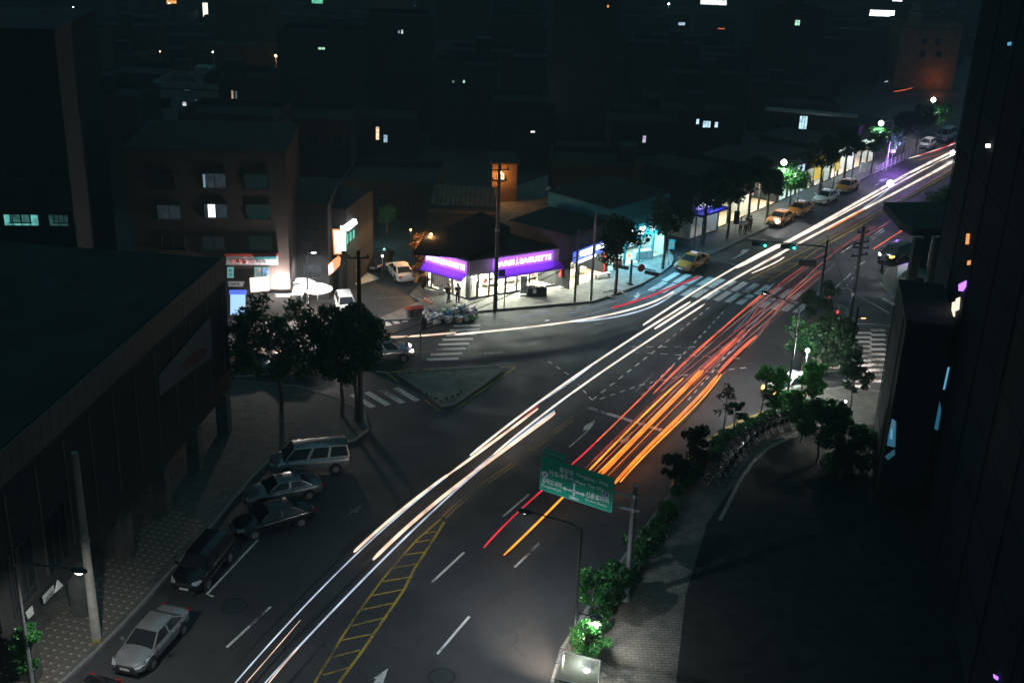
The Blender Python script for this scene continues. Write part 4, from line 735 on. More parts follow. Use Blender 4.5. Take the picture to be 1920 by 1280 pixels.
t = lithouse(1743, 85, 8, 'ochre walled house washed by an orange lamp at the head of the road', [(1733, 78, 8, 10, M['blackglass'], 1), (1758, 79, 8, 10, M['blackglass'], 1), (1729, 102, 8, 10, M['blackglass'], 1), (1760, 102, 10, 9, M['blackglass'], 2)], 11, m='brownp', up=3, dark=0)
llight(t, 'POINT', (7.5, -2.5, 2), 70, (1, .28, .08), 0, .3)
# balcony slab, roof line, tarpaulin
p = g(1318, 256, 4.2); t = thing('balcony_house', 'low porch with a white balcony rail lit by a bare bulb', 'porch', (p.x, p.y, 0)); MB().box((p.x, p.y, 4.2), (3.6, 2.4, .5)).build('balcony', M['signw'], t); MB().box((p.x, p.y+1.4, 2.2), (4.4, .3, 4.2)).build('wall', M['conc'], t)
MB().lathe((p.x-.6, p.y-1.6, 3.4), [(.05, 0), (.2, .2), (.05, .4)], 10).build('bulb', M['hl'], t); light('lamp', 'POINT', (p.x-.4, p.y-2.2, 3.6), 130, (.95, .95, 1), parent=t, size=.1)
p = g(1505, 215, 9); t = thing('eave_house', 'long pale eave line above the tall stair windows', 'roof', (p.x, p.y, 0)); MB().box((p.x+1, p.y, 9.3), (11, 1.5, .25), -.25).build('eave', M['conc'], t); MB().box((p.x+1, p.y+.5, 9.0), (10, .3, .3), -.25).build('fascia', M['dark'], t); light('lamp', 'POINT', (p.x+1, p.y-3, 8), 35, (.6, .85, 1), parent=t)
p = g(1172, 294, 3); o = MB().lathe((p.x, p.y, 2), [(.9, 0), (.9, .7), (.6, 1.1)], 14).build('blue_tank', mat('blue_plastic', (.02, .08, .6), .4, noise=.1)); tag(o, 'round blue tarpaulin-covered tank on a rooftop', 'tank'); o['label'] = 'round blue tank on a dark rooftop'; light('roof_lamp', 'POINT', (p.x+1.5, p.y-1.8, 4.5), 25, (.8, .9, 1)).parent = o
p = g(930, 395, 3.4); t, w = face('courtyard_house', 'small yellow-walled house glowing under a sodium lamp behind the bakery', 'house', g(918, 408, 0)+Vector((0, 6, 0)), g(966, 408, 0)+Vector((0, 6, 0))); L = w.L
MB().box((L/2, 2.5, 2.3), (L, 5, 4.6)).build('wall', M['brownp'], t, rel=False); window(t, L*.35, 3.1, .8, .9, gm(WARM, 1.2), 1); MB().box((L/2, 2.5, 4.7), (L+.6, 5.4, .2)).build('roof', M['roof'], t, rel=False)
MB().lathe((L*.3, -1.1, 3.7), [(.05, 0), (.16, .15), (.05, .3)], 10).build('lamp_globe', M['hlw'], t, rel=False); llight(t, 'POINT', (L*.3, -.9, 3.2), 150, (1, .42, .08), 0, .2)
p = g(885, 385, 4); t = thing('tiled_roof_house', 'long ribbed roof catching red light behind the bakery', 'house', (p.x, p.y, 0)); MB().box((p.x-1, p.y+2, 1.9), (7, 5, 3.8)).build('wall', M['dark'], t)
for i in range(14): MB().box((p.x-4+i*.5, p.y+1.8, 4.1), (.42, 5.4, .12), 0, 0, Matrix.Rotation(.25, 3, 'X')).build('roof_rib', M['brownp'], t)
# filler: unlit houses, thinned so that they hide neither the lit windows nor the streets
keep = [g(x, y) for x in range(700, 1300, 60) for y in (560, 600)]
lamps_seen = [(517, 104, 6), (773, 89, 6), (1469, 302, 6.5), (1651, 229, 6.5), (1749, 185, 6.5), (808, 440, 6), (930, 385, 3), (825, 205, 3), (1317, 256, 3), (1510, 235, 4), (885, 385, 3), (1743, 85, 5), (725, 390, 2), (1172, 294, 2), (922, 257, 2), (1690, 170, 1), (137, 14, 8), (740, 32, 8), (399, 98, 8), (1008, 195, 5), (1254, 8, 8), (750, 480, 1), (712, 490, 1), (680, 520, 1), (745, 530, 0), (700, 560, 0), (640, 480, 3), (620, 620, 0), (780, 500, 1), (660, 450, 2), (590, 470, 6)]
SPOT += [g(*q) for q in lamps_seen]
cm = Vector((0, 0, H))
def blocks(c, rad, h):
    for s in SPOT:
        a = Vector((s.x, s.y)); D = a.length; u = a/D; q = Vector((c.x, c.y)); tt = q.dot(u)
        if 0 < tt < D+rad*.6 and (q-u*tt).length < rad*1.05 and H+(s.z-H)*min(1, (tt+rad)/D) < h+1.6: return True
    return False
rd = [(g(1322, 474), g(1700, 296)), (g(1700, 296), g(2000, 160))]
nb = 0; labs = {'dark': 'unlit dark house lost among the black roofs beyond the junction', 'darker': 'black flat-roofed house, one of the unlit roofs of the hillside'}
for j in range(26):
    Y = 112+j*12.5*(1+j*.012)
    for i in range(-16, 18):
        X = i*12.5+R.uniform(-2, 2); c = Vector((X, Y+R.uniform(-2.5, 2.5), 0))
        if abs(X) > Y*.52+12: continue
        wd, dp = R.uniform(8, 11), R.uniform(7.5, 10); h = R.choice([3.4, 6.4, 6.4, 9.2, 9.2, 12.0]) if Y > 150 else R.choice([3.4, 5.5, 6.4])
        # keep off the main road and the taxi side shops
        k0 = g(1438, 427); kd = unit(g(1438, 427), g(1702, 296)); rel = c-k0; off = rel.dot(Vector((-kd.y, kd.x, 0)))
        if Y < 330 and -44 < off < 17 and rel.dot(kd) > -30: continue
        if off <= -44 and Y < 150: continue
        if Y < 122 and X > -14 and X < 25: continue
        if Y < 128 and X < -14: continue
        if any((Vector((a, b, 0))-c).length < r+5 for a, b, r in FOOT): continue
        while h > 3 and blocks(c+Vector((0, dp/2, 0)), max(wd, dp)*.62, h): h -= 3
        if h < 3 or nb > 235: continue
        m = R.choice(['dark', 'darker']); house(labs[m], c, wd, dp, h, R.uniform(-.12, .15), m, 'unlit houses of the dark hillside, '+m, (), 3 if Y < 240 else 1); nb += 1

# ================================================================== STREET LAMPS, POLES, SIGNS
def globe(t, p, m='hl', r=.16): return MB().lathe(p, [(.03, -r), (r*.75, -r*.6), (r, 0), (r*.75, r*.6), (.03, r)], 12).build('lamp_globe', M[m], t, smooth=True)
def street_lamp(label, base, end, zt, power, col=(1, .97, .94), lit=True, r=.09, z0=0, name='street_lamp', m='metal', angle=155, seen=True):
    big = g(*base).y > 120
    """pole at base px, head at end px seen at height zt"""
    b = g(*base); e = g(end[0], end[1], zt); t = thing(name, label, 'street lamp', (b.x, b.y, 0), 0)
    MB().tube([(b.x, b.y, 0), (b.x, b.y, zt*.5), (b.x, b.y, zt-.25)], [r*1.25, r, r*.75], 10).build('pole', M[m], t, smooth=True); MB().lathe((b.x, b.y, 0), [(r*2.2, 0), (r*2.2, .06), (r*1.4, .25)], 12).build('base_plate', M[m], t)
    d = (e-Vector((b.x, b.y, zt))); MB().tube([(b.x, b.y, zt-.3), (b.x+d.x*.15, b.y+d.y*.15, zt-.05), (b.x+d.x*.85, b.y+d.y*.85, zt+.05)], r*.5, 8).build('arm', M[m], t, smooth=True)
    u = Vector((d.x, d.y, 0)).normalized() if d.length > .2 else Vector((1, 0, 0)); a = math.atan2(u.y, u.x)
    mb = MB(); mb.lathe((0, 0, 0), [(.05, -.02), (.20, .0), (.19, .07), (.06, .16)], 12); sc = [(v[0]*2.0, v[1], v[2]) for v in mb.v]; Rm = rotz(a); mb.v = [tuple(Rm @ Vector(v)+e) for v in sc]; mb.build('lamp_head', M['dmetal'], t, smooth=True)
    gb = MB(); gb.lathe((0, 0, 0), [(.03, -.13), (.12, -.10), (.17, -.015), (.05, -.01)], 12); gb.v = [tuple(Rm @ Vector((v[0]*1.5, v[1], v[2]))+e) for v in gb.v]; (gb.build('lamp_glass', M['hl'] if lit else M['fog'], t, smooth=True)) if seen else MB().lathe(e+Vector((0, 0, -.035)), [(.15, 0), (.15, .03)], 12).build('lamp_glass', M['hl'], t)
    if big: globe(t, e+Vector((0, -.25, .02)), 'hl', .34)  # extra glowing ball on distant lamps, stands in for their bloom
    if lit and power: light('lamp', 'SPOT', e+Vector((0, 0, -.2)), power, col, e+Vector((0, 0, -5)), parent=t, size=.12, angle=angle)
    return t
street_lamp('tall lamp whose arm reaches over the lane behind the direction sign', (1075, 1220), (985, 959), top((1075, 1220), 993)+.3, 1000, (.85, .92, 1), r=.07, m='dmetal', seen=False, angle=176)
p = g(1118, 1157, top((1075, 1220), 1148)); b = g(1075, 1220); t = thing('footpath_lamp', 'small lamp on a short arm low on the slim pole, over the lit shrub', 'street lamp', (b.x+.1, b.y, 0)); zt = p.z
MB().tube([(b.x+.1, b.y, zt+.02), p], .03).build('arm', M['dmetal'], t); MB().lathe(p, [(.05, .1), (.28, .02), (.30, -.03)], 14).build('lamp_head', M['dmetal'], t); MB().lathe(p+Vector((0, 0, -.12)), [(.05, -.06), (.16, .0), (.2, .08)], 12).build('lamp_glass', M['hl'], t)
light('lamp', 'SPOT', p+Vector((0, 0, -.22)), 420, (1, .96, .86), p+Vector((-.3, .3, -5)), parent=t, size=.1, angle=165)
street_lamp('dark-armed lamp reaching over the lanes before the broad crosswalk', (1475, 752), (1436, 549), top((1475, 752), 577)+.2, 2000, (1, .94, .92), r=.08, m='dmetal', seen=False)
b = g(1502, 742); t = thing('footpath_lamp', 'white footpath lamp glaring among leaves above the waiting white sedan', 'street lamp', (b.x, b.y, 0)); z = 3.6; q = g(1497, 697, 2.9); MB().tube([(b.x, b.y, 0), (b.x, b.y, z)], .05).build('pole', M['metal'], t); globe(t, (b.x, b.y, z+.1)); light('lamp', 'POINT', (b.x+.1, b.y-.3, z), 480, (.9, 1, .92), parent=t, size=.12)
street_lamp('lamp with a bright head seen over the far lanes beside the black canopy', (1790, 400), (1668, 343), 7.5, 1500, (.92, .97, 1))
street_lamp('lamp glaring through the crown above the first taxis', (1492, 398), (1469, 304), 6.2, 2600, (1, .96, .95))
street_lamp('lamp over the tree with the violet lit trunk', (1660, 322), (1651, 231), 7.0, 900, (.85, 1, .98))
street_lamp('farthest roadside lamp above the round lit tree', (1762, 268), (1749, 187), 6.9, 900, (1, .92, 1))
street_lamp('lamp at the far end of the road, touching the dark tower edge', (1812, 250), (1785, 286), 1.2, 250, (1, .95, .9), name='low_lamp')
street_lamp('slanting lamp glaring over the food stall', (578, 590), (588, 472), top((578, 590), 480)+.3, 1300, (.95, .97, 1), r=.07)
street_lamp('lamp on the dark building side lighting the dotted pavement', (68, 1330), (148, 1070), top((68, 1330), 1052), 1000, (.95, .95, .9), r=.09)
for (px, py, z, m, pw, c, lab) in [(808, 441, 3.9, 'hlw', 2400, (1, .5, .2), 'orange sodium lamp behind the bakery roof'), (517, 105, 7, 'hlw', 250, (1, .4, .1), 'orange lamp against a far wall'), (773, 90, 7, 'hl', 60, (.8, .95, 1), 'bright blue-white lamp in the upper town'), (739, 32, 8, 'hl', 40, (.8, .95, 1), 'white lamp near the upper edge above the blue-white lamp'), (777, 11, 8, 'hl', 0, None, 'pinprick lamp just under the upper edge'), (137, 14, 8, 'hl', 0, None, 'lone white lamp in the top corner'), (282, 96, 7, 'hlw', 0, None, 'amber lamp, the larger of an amber pair'), (300, 97, 7, 'hlw', 0, None, 'amber lamp, the fainter of an amber pair'), (399, 98, 7, 'hl', 0, None, 'small white lamp between the amber pair and the far orange lamp'), (317, 6, 7, 'hl', 0, None, 'white lamp at the end of the orange strip'), (90, 154, 5, 'hlw', 0, None, 'dull amber speck far over the teal windows'), (205, 181, 5, 'hlw', 0, None, 'dull amber speck by the tiny split pane'), (1254, 8, 8, 'hl', 40, (.7, .95, 1), 'cyan-white lamp at the upper edge'), (1464, 24, 7, 'hl', 0, None, 'pinprick lamp beside the far square window'), (1390, 185, 5, 'hl', 0, None, 'pale pinprick lamp above the balcony house'), (1317, 262, 3, 'hl', 0, None, 'bare bulb below the white balcony'), (818, 219, 3.5, 'hl', 90, (1, .55, .35), 'lamp splashing pink light over a low roof'), (827, 177, 7, 'hl', 60, (.7, .9, 1), 'mast lamp above the pink-lit roof'), (1008, 190, 6, 'hl', 30, (.7, .9, 1), 'hooked mast lamp in the middle of the dark town'), (1157, 268, 3, 'hl', 0, None, 'first bulb of a string by the blue tank'), (1163, 271, 3, 'hl', 0, None, 'second bulb of the string by the blue tank'), (1177, 265, 3, 'hl', 0, None, 'third bulb of the string by the blue tank'), (717, 480, 2, 'hl', 0, None, 'small bulb above the black car on the forecourt'), (770, 431, 3, 'hlw', 0, None, 'faint bulb in the thicket behind the bakery')]:
    p = g(px, py, z); t = thing('lamp_post', lab, 'street lamp', (p.x, p.y, 0)); MB().tube([(p.x, p.y, 0), (p.x, p.y, z)], .05, 6).build('pole', M['metal'], t); globe(t, (p.x, p.y, z), m, .10 if pw == 0 else .2)
    if pw: light('lamp', 'POINT', (p.x, p.y-.5, z), pw, c, parent=t, size=.15)
p = g(1604, 842); t = thing('garden_lamp', 'white globe lamp on a short post in the plaza planting', 'garden lamp', (p.x, p.y, 0)); z = top((1604, 842), 812); MB().tube([(p.x, p.y, 0), (p.x, p.y, z-.15)], .05).build('post', M['metal'], t); globe(t, (p.x, p.y, z), 'hl', .17); MB().lathe((p.x, p.y, z+.17), [(.2, 0), (.14, .08)], 12).build('cap', M['metal'], t); light('lamp', 'POINT', (p.x-.35, p.y-.1, z), 110, (1, .97, .9), parent=t, size=.1)
# violet tree light
p = g(1668, 322); t = thing('violet_floodlight', 'violet floodlight by the railing colouring road and trunk', 'floodlight', (p.x, p.y, 0)); MB().tube([(p.x, p.y, 0), (p.x, p.y, 2.6)], .04).build('post', M['metal'], t); MB().box((p.x, p.y, 2.75), (.5, .25, .35)).build('lamp_box', glow('violet_lamp_lit', (.5, .15, 1), 3), t); light('lamp', 'POINT', (p.x+.6, p.y-.5, 2.9), 1500, (.42, .18, 1), parent=t, size=.2)
# utility poles
def upole(label, base, ty, r=.17, arms=(), m='pole', stripe=False, bend=0):
    b = g(*base); h = top(base, ty); t = thing('utility_pole', label, 'utility pole', (b.x, b.y, 0)); MB().tube([(b.x, b.y, 0), (b.x+bend, b.y, h)], [r, r*.7], 12).build('pole', M[m], t, smooth=True)
    for z, l, a in arms:
        MB().box((b.x, b.y, h-z), (l, .1, .1), a).build('cross_arm', M['dmetal'], t)
        for s in (-.42, 0, .42): MB().lathe((b.x+math.cos(a)*l*s, b.y+math.sin(a)*l*s, h-z+.05), [(.05, 0), (.06, .1), (.02, .18)], 8).build('insulator', M['dmetal'], t)
    MB().tube([(b.x, b.y, h*.55), (b.x, b.y, h*.55+.25)], r*1.05, 12).build('band', M['metal'], t)
    if stripe:
        for k in range(1): MB().tube([(b.x, b.y, .15+k*.35), (b.x, b.y, .32+k*.35)], r*1.03, 12).build('warning_band', M['yellow'], t)
    return t, b, h
P1 = upole('stout concrete utility pole on the kerb before the bakery', (928, 583), 305, .19, ((.6, 1.8, .3), (1.5, 1.4, .3)), 'dmetal')
P2 = upole('utility pole with several cross arms over the side road', (1577, 702), 422, .18, ((.5, .9, .2), (1.3, 1.6, .6), (1.7, 1.2, -.1), (2.3, 1.6, .5)), 'dmetal')
P3 = upole('dark utility pole beside the twin trunks of the near corner', (677, 795), 470, .19, ((.5, 1.4, .2),), 'dmetal')
P4 = upole('thick pale utility pole by the ribbed building with a yellow band at its foot', (182, 1205), 850, .24, (), 'pole', True)
P5 = upole('slim pole on the kerb past the bakery display table', (1077, 569), 430, .12, (), 'dmetal')
P6 = upole('slim grey pole before the snack shop', (1107, 567), 395, .14, ((.5, 1.2, .4),), 'metal')
upole('shorter pole carrying small signs, beside the crossarmed pole', (1588, 712), 575, .13, (), 'dmetal')
for k, (x, y, ty) in enumerate([(1314, 462, 395), (1300, 470, 330), (1537, 376, 320), (1560, 362, 312), (1594, 350, 300)]): upole(['slim post at the corner of the cross street', 'dark pole rising before the violet lit corner shop', 'post behind the white taxi', 'thicker post behind the last orange taxi', 'thin post at the end of the taxi rank'][k], (x, y), ty, .08, (), 'dmetal')
def cable(name, label, pts, r=.025, sag=.4):
    P = []
    for a, b in zip(pts, pts[1:]):
        for i in range(12): f = i/12; P.append(a.lerp(b, f)-Vector((0, 0, sag*4*f*(1-f))))
    P.append(pts[-1]); tag(MB().tube(P, r, 5).build(name, M['rubber']), label, 'cable')
def onpole(P, base, py): b = P[1]; return Vector((b.x, b.y, top(base, py)))
cable('overhead_cable', 'upper of two black cables slung across the bakery front', [onpole(P3, (677, 795), 648), onpole(P6, (1107, 567), 465)], .035)
cable('overhead_cable', 'lower of two black cables slung across the bakery front', [onpole(P3, (677, 795), 662), onpole(P5, (1077, 569), 492)], .035)
cable('overhead_cable', 'thin cable from the crossarmed pole to the signal mast', [Vector((P2[1].x, P2[1].y, P2[2]-2)), g(1549, 442, top((1533, 580), 442))], .02); cable('overhead_cable', 'thin guy wire sloping to the ground by the hatched island', [g(1551, 443, top((1533, 580), 443)), g(1588, 545, 1.2)], .018, .1)
cable('overhead_cable', 'cable running back from the snack shop pole into the dark', [Vector((P6[1].x, P6[1].y, P6[2]-.4)), g(1340, 380, 8)], .02)
b = g(1590, 706); t = thing('added_crossing_lamp', 'small added lamp on a short mast, put in to light the side crosswalk', 'street lamp', (b.x, b.y, 0)); MB().tube([(b.x, b.y, 0), (b.x, b.y, 5)], .05).build('mast', M['dmetal'], t); MB().box((b.x+.35, b.y+.1, 5.0), (.8, .16, .1)).build('lamp_head', M['dmetal'], t); MB().box((b.x+.5, b.y+.1, 4.93), (.35, .12, .03)).build('lamp_glass', M['hlw'], t); light('lamp', 'SPOT', (b.x+.5, b.y+.2, 4.85), 1100, (1, .86, .76), (b.x+1.2, b.y+3, 0), parent=t, size=.1, angle=140)  # lamp and mast are added, to brighten the crosswalk stripes
# direction sign
SB = (1173, 1127); b = g(*SB); zt = top(SB, 908); za = top(SB, 957); zu = top(SB, 925)
t = thing('direction_sign', 'green overhead road sign in white Korean and English lettering on a grey mast', 'road sign', (b.x, b.y, 0))
MB().tube([(b.x, b.y, 0), (b.x, b.y, zt)], [.17, .13], 14).build('pole', M['metal'], t, smooth=True); MB().lathe((b.x, b.y, ZP), [(.3, 0), (.3, .05), (.2, .3)], 14).build('base_plate', M['metal'], t)
q0, q1 = g(1012.3, 916.3, za), g(1147.4, 960.6, za); du = unit(q0, q1); Wb = (q1-q0).length; nrm = Vector((du.y, -du.x, 0)); ang = math.atan2(du.y, du.x)
hT = None
for k in range(60):                       # board height such that its upper corner meets the photograph
    z = za+1.2+k*.03
    r = q0.copy(); r.z = z; c = cam.matrix_world.inverted() @ r; py = 640-c.y/-c.z*FPX*1
    if py <= 853.8: hT = z-za; break
hT = hT or 2.1

def bobj(mb, name, m, rt=None): o = mb.build(name, m, t, rel=False); o.location = Vector((q0.x, q0.y, za))-Vector(t.location); o.rotation_euler = (0, 0, ang); return o
board = bobj(MB().box((Wb/2, 0, hT/2), (Wb, .06, hT)), 'sign_board', M['green'])
fr = MB(); e_ = .035
for c_, d_ in (((Wb/2, 0, e_/2), (Wb, .075, e_)), ((Wb/2, 0, hT-e_/2), (Wb, .075, e_)), ((e_/2, 0, hT/2), (e_, .073, hT-2*e_)), ((Wb-e_/2, 0, hT/2), (e_, .073, hT-2*e_))): fr.box(c_, d_)
o = fr.build('sign_edge', M['signedge'], board, rel=False)
def st(s, u0, v0, u1, v1, m='signw', bold=.012): return text(s, (u1-u0)*Wb, (v1-v0)*hT, M[m], board, (u0*Wb, -.042, (1-v1)*hT), ext=.006, bold=bold+.012)
st('용강동', .262, .14, .46, .30, bold=.02); st('Yonggang - dong', .49, .17, .93, .29, bold=.0); st('마포세무서', .12, .32, .46, .48, bold=.025); st('Mapo Tax Ofc', .487, .37, .872, .49, bold=.008)
st('공덕오거리', .025, .60, .305, .775, bold=.025); st('Gongdeok Jct', .02, .80, .305, .90, bold=.01); st('신촌로터리', .64, .60, .955, .78, bold=.025); st('Sinchon Rotary', .64, .81, .935, .91, bold=.01); st('300m', .41, .885, .55, .965, bold=.02)
def ar(pts, m='signw', y=-.045): return MB().add([(u*Wb, y, (1-v)*hT) for u, v in pts], [tuple(range(len(pts)))[::-1]]) or pts
def ap(pts, m, name, y): mb = MB(); mb.quad([(u*Wb, y, (1-v)*hT) for u, v in pts][::-1]); return mb.build(name, M[m], board, rel=False)
ap([(.465, .86), (.49, .86), (.49, .56), (.51, .56), (.4775, .47), (.445, .56), (.465, .56)], 'signw', 'arrow', -.046); ap([(.47, .71), (.36, .71), (.36, .665), (.315, .735), (.36, .805), (.36, .76), (.47, .76)], 'signw', 'arrow', -.044); ap([(.485, .71), (.59, .71), (.59, .665), (.635, .735), (.59, .805), (.59, .76), (.485, .76)], 'signw', 'arrow', -.048)
ap([(.425, .70), (.535, .70), (.535, .77), (.425, .77)], 'signw', 'street_plate', -.052); text('백범로', .085*Wb, .045*hT, M['dmetal'], board, (.435*Wb, -.056, (1-.76)*hT), ext=.004)
for cu_, cv_, s_, mi, mt in ((.065, .50, '60', 'signw', 'navy'), (.90, .52, '6', 'navy', 'signw')):
    for k_, mm in enumerate(('signw', mi)):
        rr = (.047 if k_ == 0 else .039); rv = (.085 if k_ == 0 else .07); ap([(cu_+rr*math.cos(a*math.pi/8), cv_+rv*math.sin(a*math.pi/8)) for a in range(16)], mm, 'route_badge', -.044-.004*k_)
    text(s_, (.04 if s_ == '60' else .022)*Wb, .08*hT, M[mt], board, ((cu_-(.02 if s_ == '60' else .011))*Wb, -.054, (1-cv_-.04)*hT), ext=.004, bold=.02)
s0 = .03*Wb; sb = MB().box((s0+.16*Wb, 0, hT+.28), (.30*Wb, .05, .42)).build('arts_centre_plate', M['green'], board, rel=False); text('마포아트센터', .2*Wb, .17, M['fog'], sb, (s0+.03*Wb, -.034, hT+.2), ext=.004); text('←', .05*Wb, .12, M['fog'], sb, (s0+.245*Wb, -.034, hT+.22), ext=.004, bold=.03)
MB().box((s0+.16*Wb, .03, hT), (.06, .04, .5)).build('plate_bracket', M['metal'], board, rel=False)
pe = b+du*.35
for zz, rr in ((za+.12, .085), (zu-.1, .06)): MB().tube([pe+Vector((0, 0, zz-b.z)), Vector((q1.x, q1.y, zz))-du*1.6-nrm*.1], rr, 10).build('arm', M['metal'], t)
for zz in (za+.12, zu-.1): MB().tube([(b.x, b.y, zz-.13), (b.x, b.y, zz+.13)], .2, 12).build('clamp', M['metal'], t)
# signals
def sig(label, base, top_y, end, heads, panel=None, lit=True, name='traffic_signal', back=False):
    b = g(*base); zt = top(base, top_y); t = thing(name, label, 'traffic signal', (b.x, b.y, 0)); MB().tube([(b.x, b.y, 0), (b.x, b.y, zt+.6)], [.14, .1], 12).build('mast', M['dmetal'], t, smooth=True); MB().lathe((b.x, b.y, 0), [(.3, 0), (.28, .3)], 12).build('base_plate', M['dmetal'], t)
    e = g(end[0], end[1], zt); MB().tube([(b.x, b.y, zt), e], [.07, .05], 8).build('arm', M['dmetal'], t); d = unit(b, e); a = math.atan2(d.y, d.x)
    for hx, hy in heads:
        p = g(hx, hy, zt-.25); f = (p-b).dot(d); p = Vector((b.x, b.y, 0))+d*f; p.z = zt-.28
        o = MB().box(p, (1.35, .22, .36), a).build('signal_head', M['dmetal'], t); n = Vector((d.y, -d.x, 0)); n = n if n.y < 0 else -n
        for k in range(4):
            c = p+d*(-.5+k*.33)+n*.13; hood = MB(); hood.tube([c, c+n*.16], .15, 12); hood.build('hood', M['rubber'], t)
            green = lit and k == 0 and not back; l = MB(); l.tube([c+n*.15, c+n*.17], .125, 12); l.build('signal_lamp', M['grl'] if green else M['rubber'], t)
            if green: light('lamp', 'POINT', c+n*.4, 12, (.1, 1, .7), parent=t, size=.1)
    return t, b, zt, d
M['grl'] = glow('green_signal_lit', (.05, 1, .62), 2.6)
s1, bb, zz, dd = sig('signal mast with two green lights over the far lanes', (1533, 582), 462, (1398, 450), [(1424, 460), (1480, 474)])
p = g(1514, 491, zz-.9); MB().box((p.x, p.y, zz-1.0), (1.5, .3, .5), math.atan2(dd.y, dd.x)).build('message_panel', M['dmetal'], s1); MB().tube([(bb.x, bb.y, zz-.9), (p.x, p.y, zz-.9)], .05).build('panel_bracket', M['dmetal'], s1)
s2, bb, zz, dd = sig('signal arm seen from behind before the cyan shop with a round sign', (1181, 535), 498, (1230, 508), [(1175, 494), (1226, 509)], back=True, lit=False)
c = bb+dd*1.0; c.z = zz; MB().tube([c, c+Vector((.03, -.06, 0))], .38, 18).build('round_sign', M['red'], s2); c = bb-dd*1.6; MB().box((c.x, c.y, zz+.15), (1.3, .06, .5), math.atan2(dd.y, dd.x)).build('name_plate', mat('sign_back', (.22, .09, .08), .6, noise=.2), s2)
def post_signal(label, base, ty, hx, red=True, py=None):
    b = g(*base); h = top(base, ty); t = thing('pedestrian_signal', label, 'pedestrian signal', (b.x, b.y, 0)); MB().tube([(b.x, b.y, 0), (b.x, b.y, h)], .06, 10).build('post', M['metal'], t)
    MB().box((b.x+hx, b.y, h-.75), (.36, .3, .8)).build('signal_head', M['dmetal'], t)
    if red:
        MB().box((b.x+hx, b.y-.16, h-.55), (.14, .03, .26)).build('red_figure', M['redl'], t)
    return t
post_signal('pedestrian signal with red figure on the dark corner island', (1546, 590), 545, .1); post_signal('pedestrian signal with red figure beside the utility pole', (1566, 622), 572, -.1)
post_signal('unlit pedestrian signal on the triangular paved island', (788, 699), 590, .3, False); post_signal('dark pedestrian signal box hanging low before the side crosswalk', (1590, 720), 640, .5, False)
b = g(757, 697); t = thing('sign_post', 'thin leaning post with a small disc on the triangular island', 'sign post', (b.x, b.y, 0)); MB().tube([(b.x, b.y, 0), (b.x+.25, b.y, 2.6)], .03).build('post', M['metal'], t); MB().tube([(b.x+.22, b.y, 2.3), (b.x+.22, b.y-.04, 2.3)], .16, 12).build('disc', M['grey'], t)
b = g(945, 578); t = thing('sign_post', 'slim sign post beside the stout pole before the bakery', 'sign post', (b.x, b.y, 0)); MB().tube([(b.x, b.y, 0), (b.x, b.y, 3)], .045).build('post', M['dmetal'], t); MB().box((b.x-.3, b.y-.05, 3.3), (.6, .04, .6), .3).build('plate', M['navy'], t)
b = g(1252, 500); t = thing('bus_stop_sign', 'cyan edged bus stop flag on a white post by the kerb', 'bus stop sign', (b.x, b.y, 0)); MB().tube([(b.x, b.y, 0), (b.x, b.y, 2.6)], .04).build('post', M['white_m'], t); MB().box((b.x+.2, b.y, 2.3), (.6, .06, .95)).build('flag', M['cyanlit'], t); MB().box((b.x+.2, b.y-.04, 2.3), (.4, .03, .5)).build('map', M['signw'], t)
b = g(1378, 436); t = thing('banner_stand', 'tall black banner board beside the two men in white shirts', 'banner', (b.x, b.y, 0)); MB().tube([(b.x, b.y, 0), (b.x, b.y, 2.4)], .04).build('post', M['metal'], t); MB().box((b.x, b.y-.05, 1.7), (.6, .05, 1.5)).build('banner', M['cloth'], t)
b = g(1617, 326); t = thing('notice_board', 'white rounded notice board at the end of the shops', 'board', (b.x, b.y, 0)); MB().box((b.x, b.y, .8), (.9, .1, 1.5)).build('panel', M['signw'], t); MB().box((b.x, b.y, .08), (1, .3, .15)).build('foot', M['red'], t)
t = thing('railing', 'pale roadside railing running up to the small white hatchback', 'railing', g(1640, 330)); pts = W([(1640, 330), (1662, 318), (1685, 307), (1706, 296), (1726, 286)])
for a_, b_ in zip(pts, pts[1:]):
    for i in range(3): p = a_.lerp(b_, i/3); MB().box((p.x, p.y, .65), (.07, .07, 1.1)).build('post', M['white_m'], t)
    for zz in (.45, .8, 1.15): MB().tube([a_+Vector((0, 0, zz)), b_+Vector((0, 0, zz))], .03, 6).build('rail', M['white_m'], t)
# wall signs of the ribbed building's entrance ramp
t, w = face('entrance_sign', 'lettered white plate and pale triangle fixed above the dark ramp entrance', 'sign', NA, PF)
rect_on(t, w, [(81, 1118), (101, 1096), (103, 1110), (84, 1131)], M['fog'], 'plate', -.45, .05); rect_on(t, w, [(104, 1110), (109, 1087), (119, 1097)], M['signw'], 'triangle', -.45, .05); rect_on(t, w, [(49, 1148), (61, 1135), (64, 1150), (53, 1160)], M['fog'], 'lower_plate', -.45, .05)
a, za_ = w.loc(84, 1128, -.5); b2_, zb_ = w.loc(101, 1100, -.5); text('서교당', abs(b2_-a)*.8, .3, M['dmetal'], t, (min(a, b2_)+.1, -.49, w.loc(92, 1119, -.5)[1]-.15), ext=.01)
a_, b_ = g(20, 1190, 2.6), g(260, 1010, 2.6); MB().tube([a_, b_], .05, 6).build('beam', M['metal'], t); MB().tube([Vector((a_.x, a_.y, 0)), a_], .05, 6).build('post', M['metal'], t)
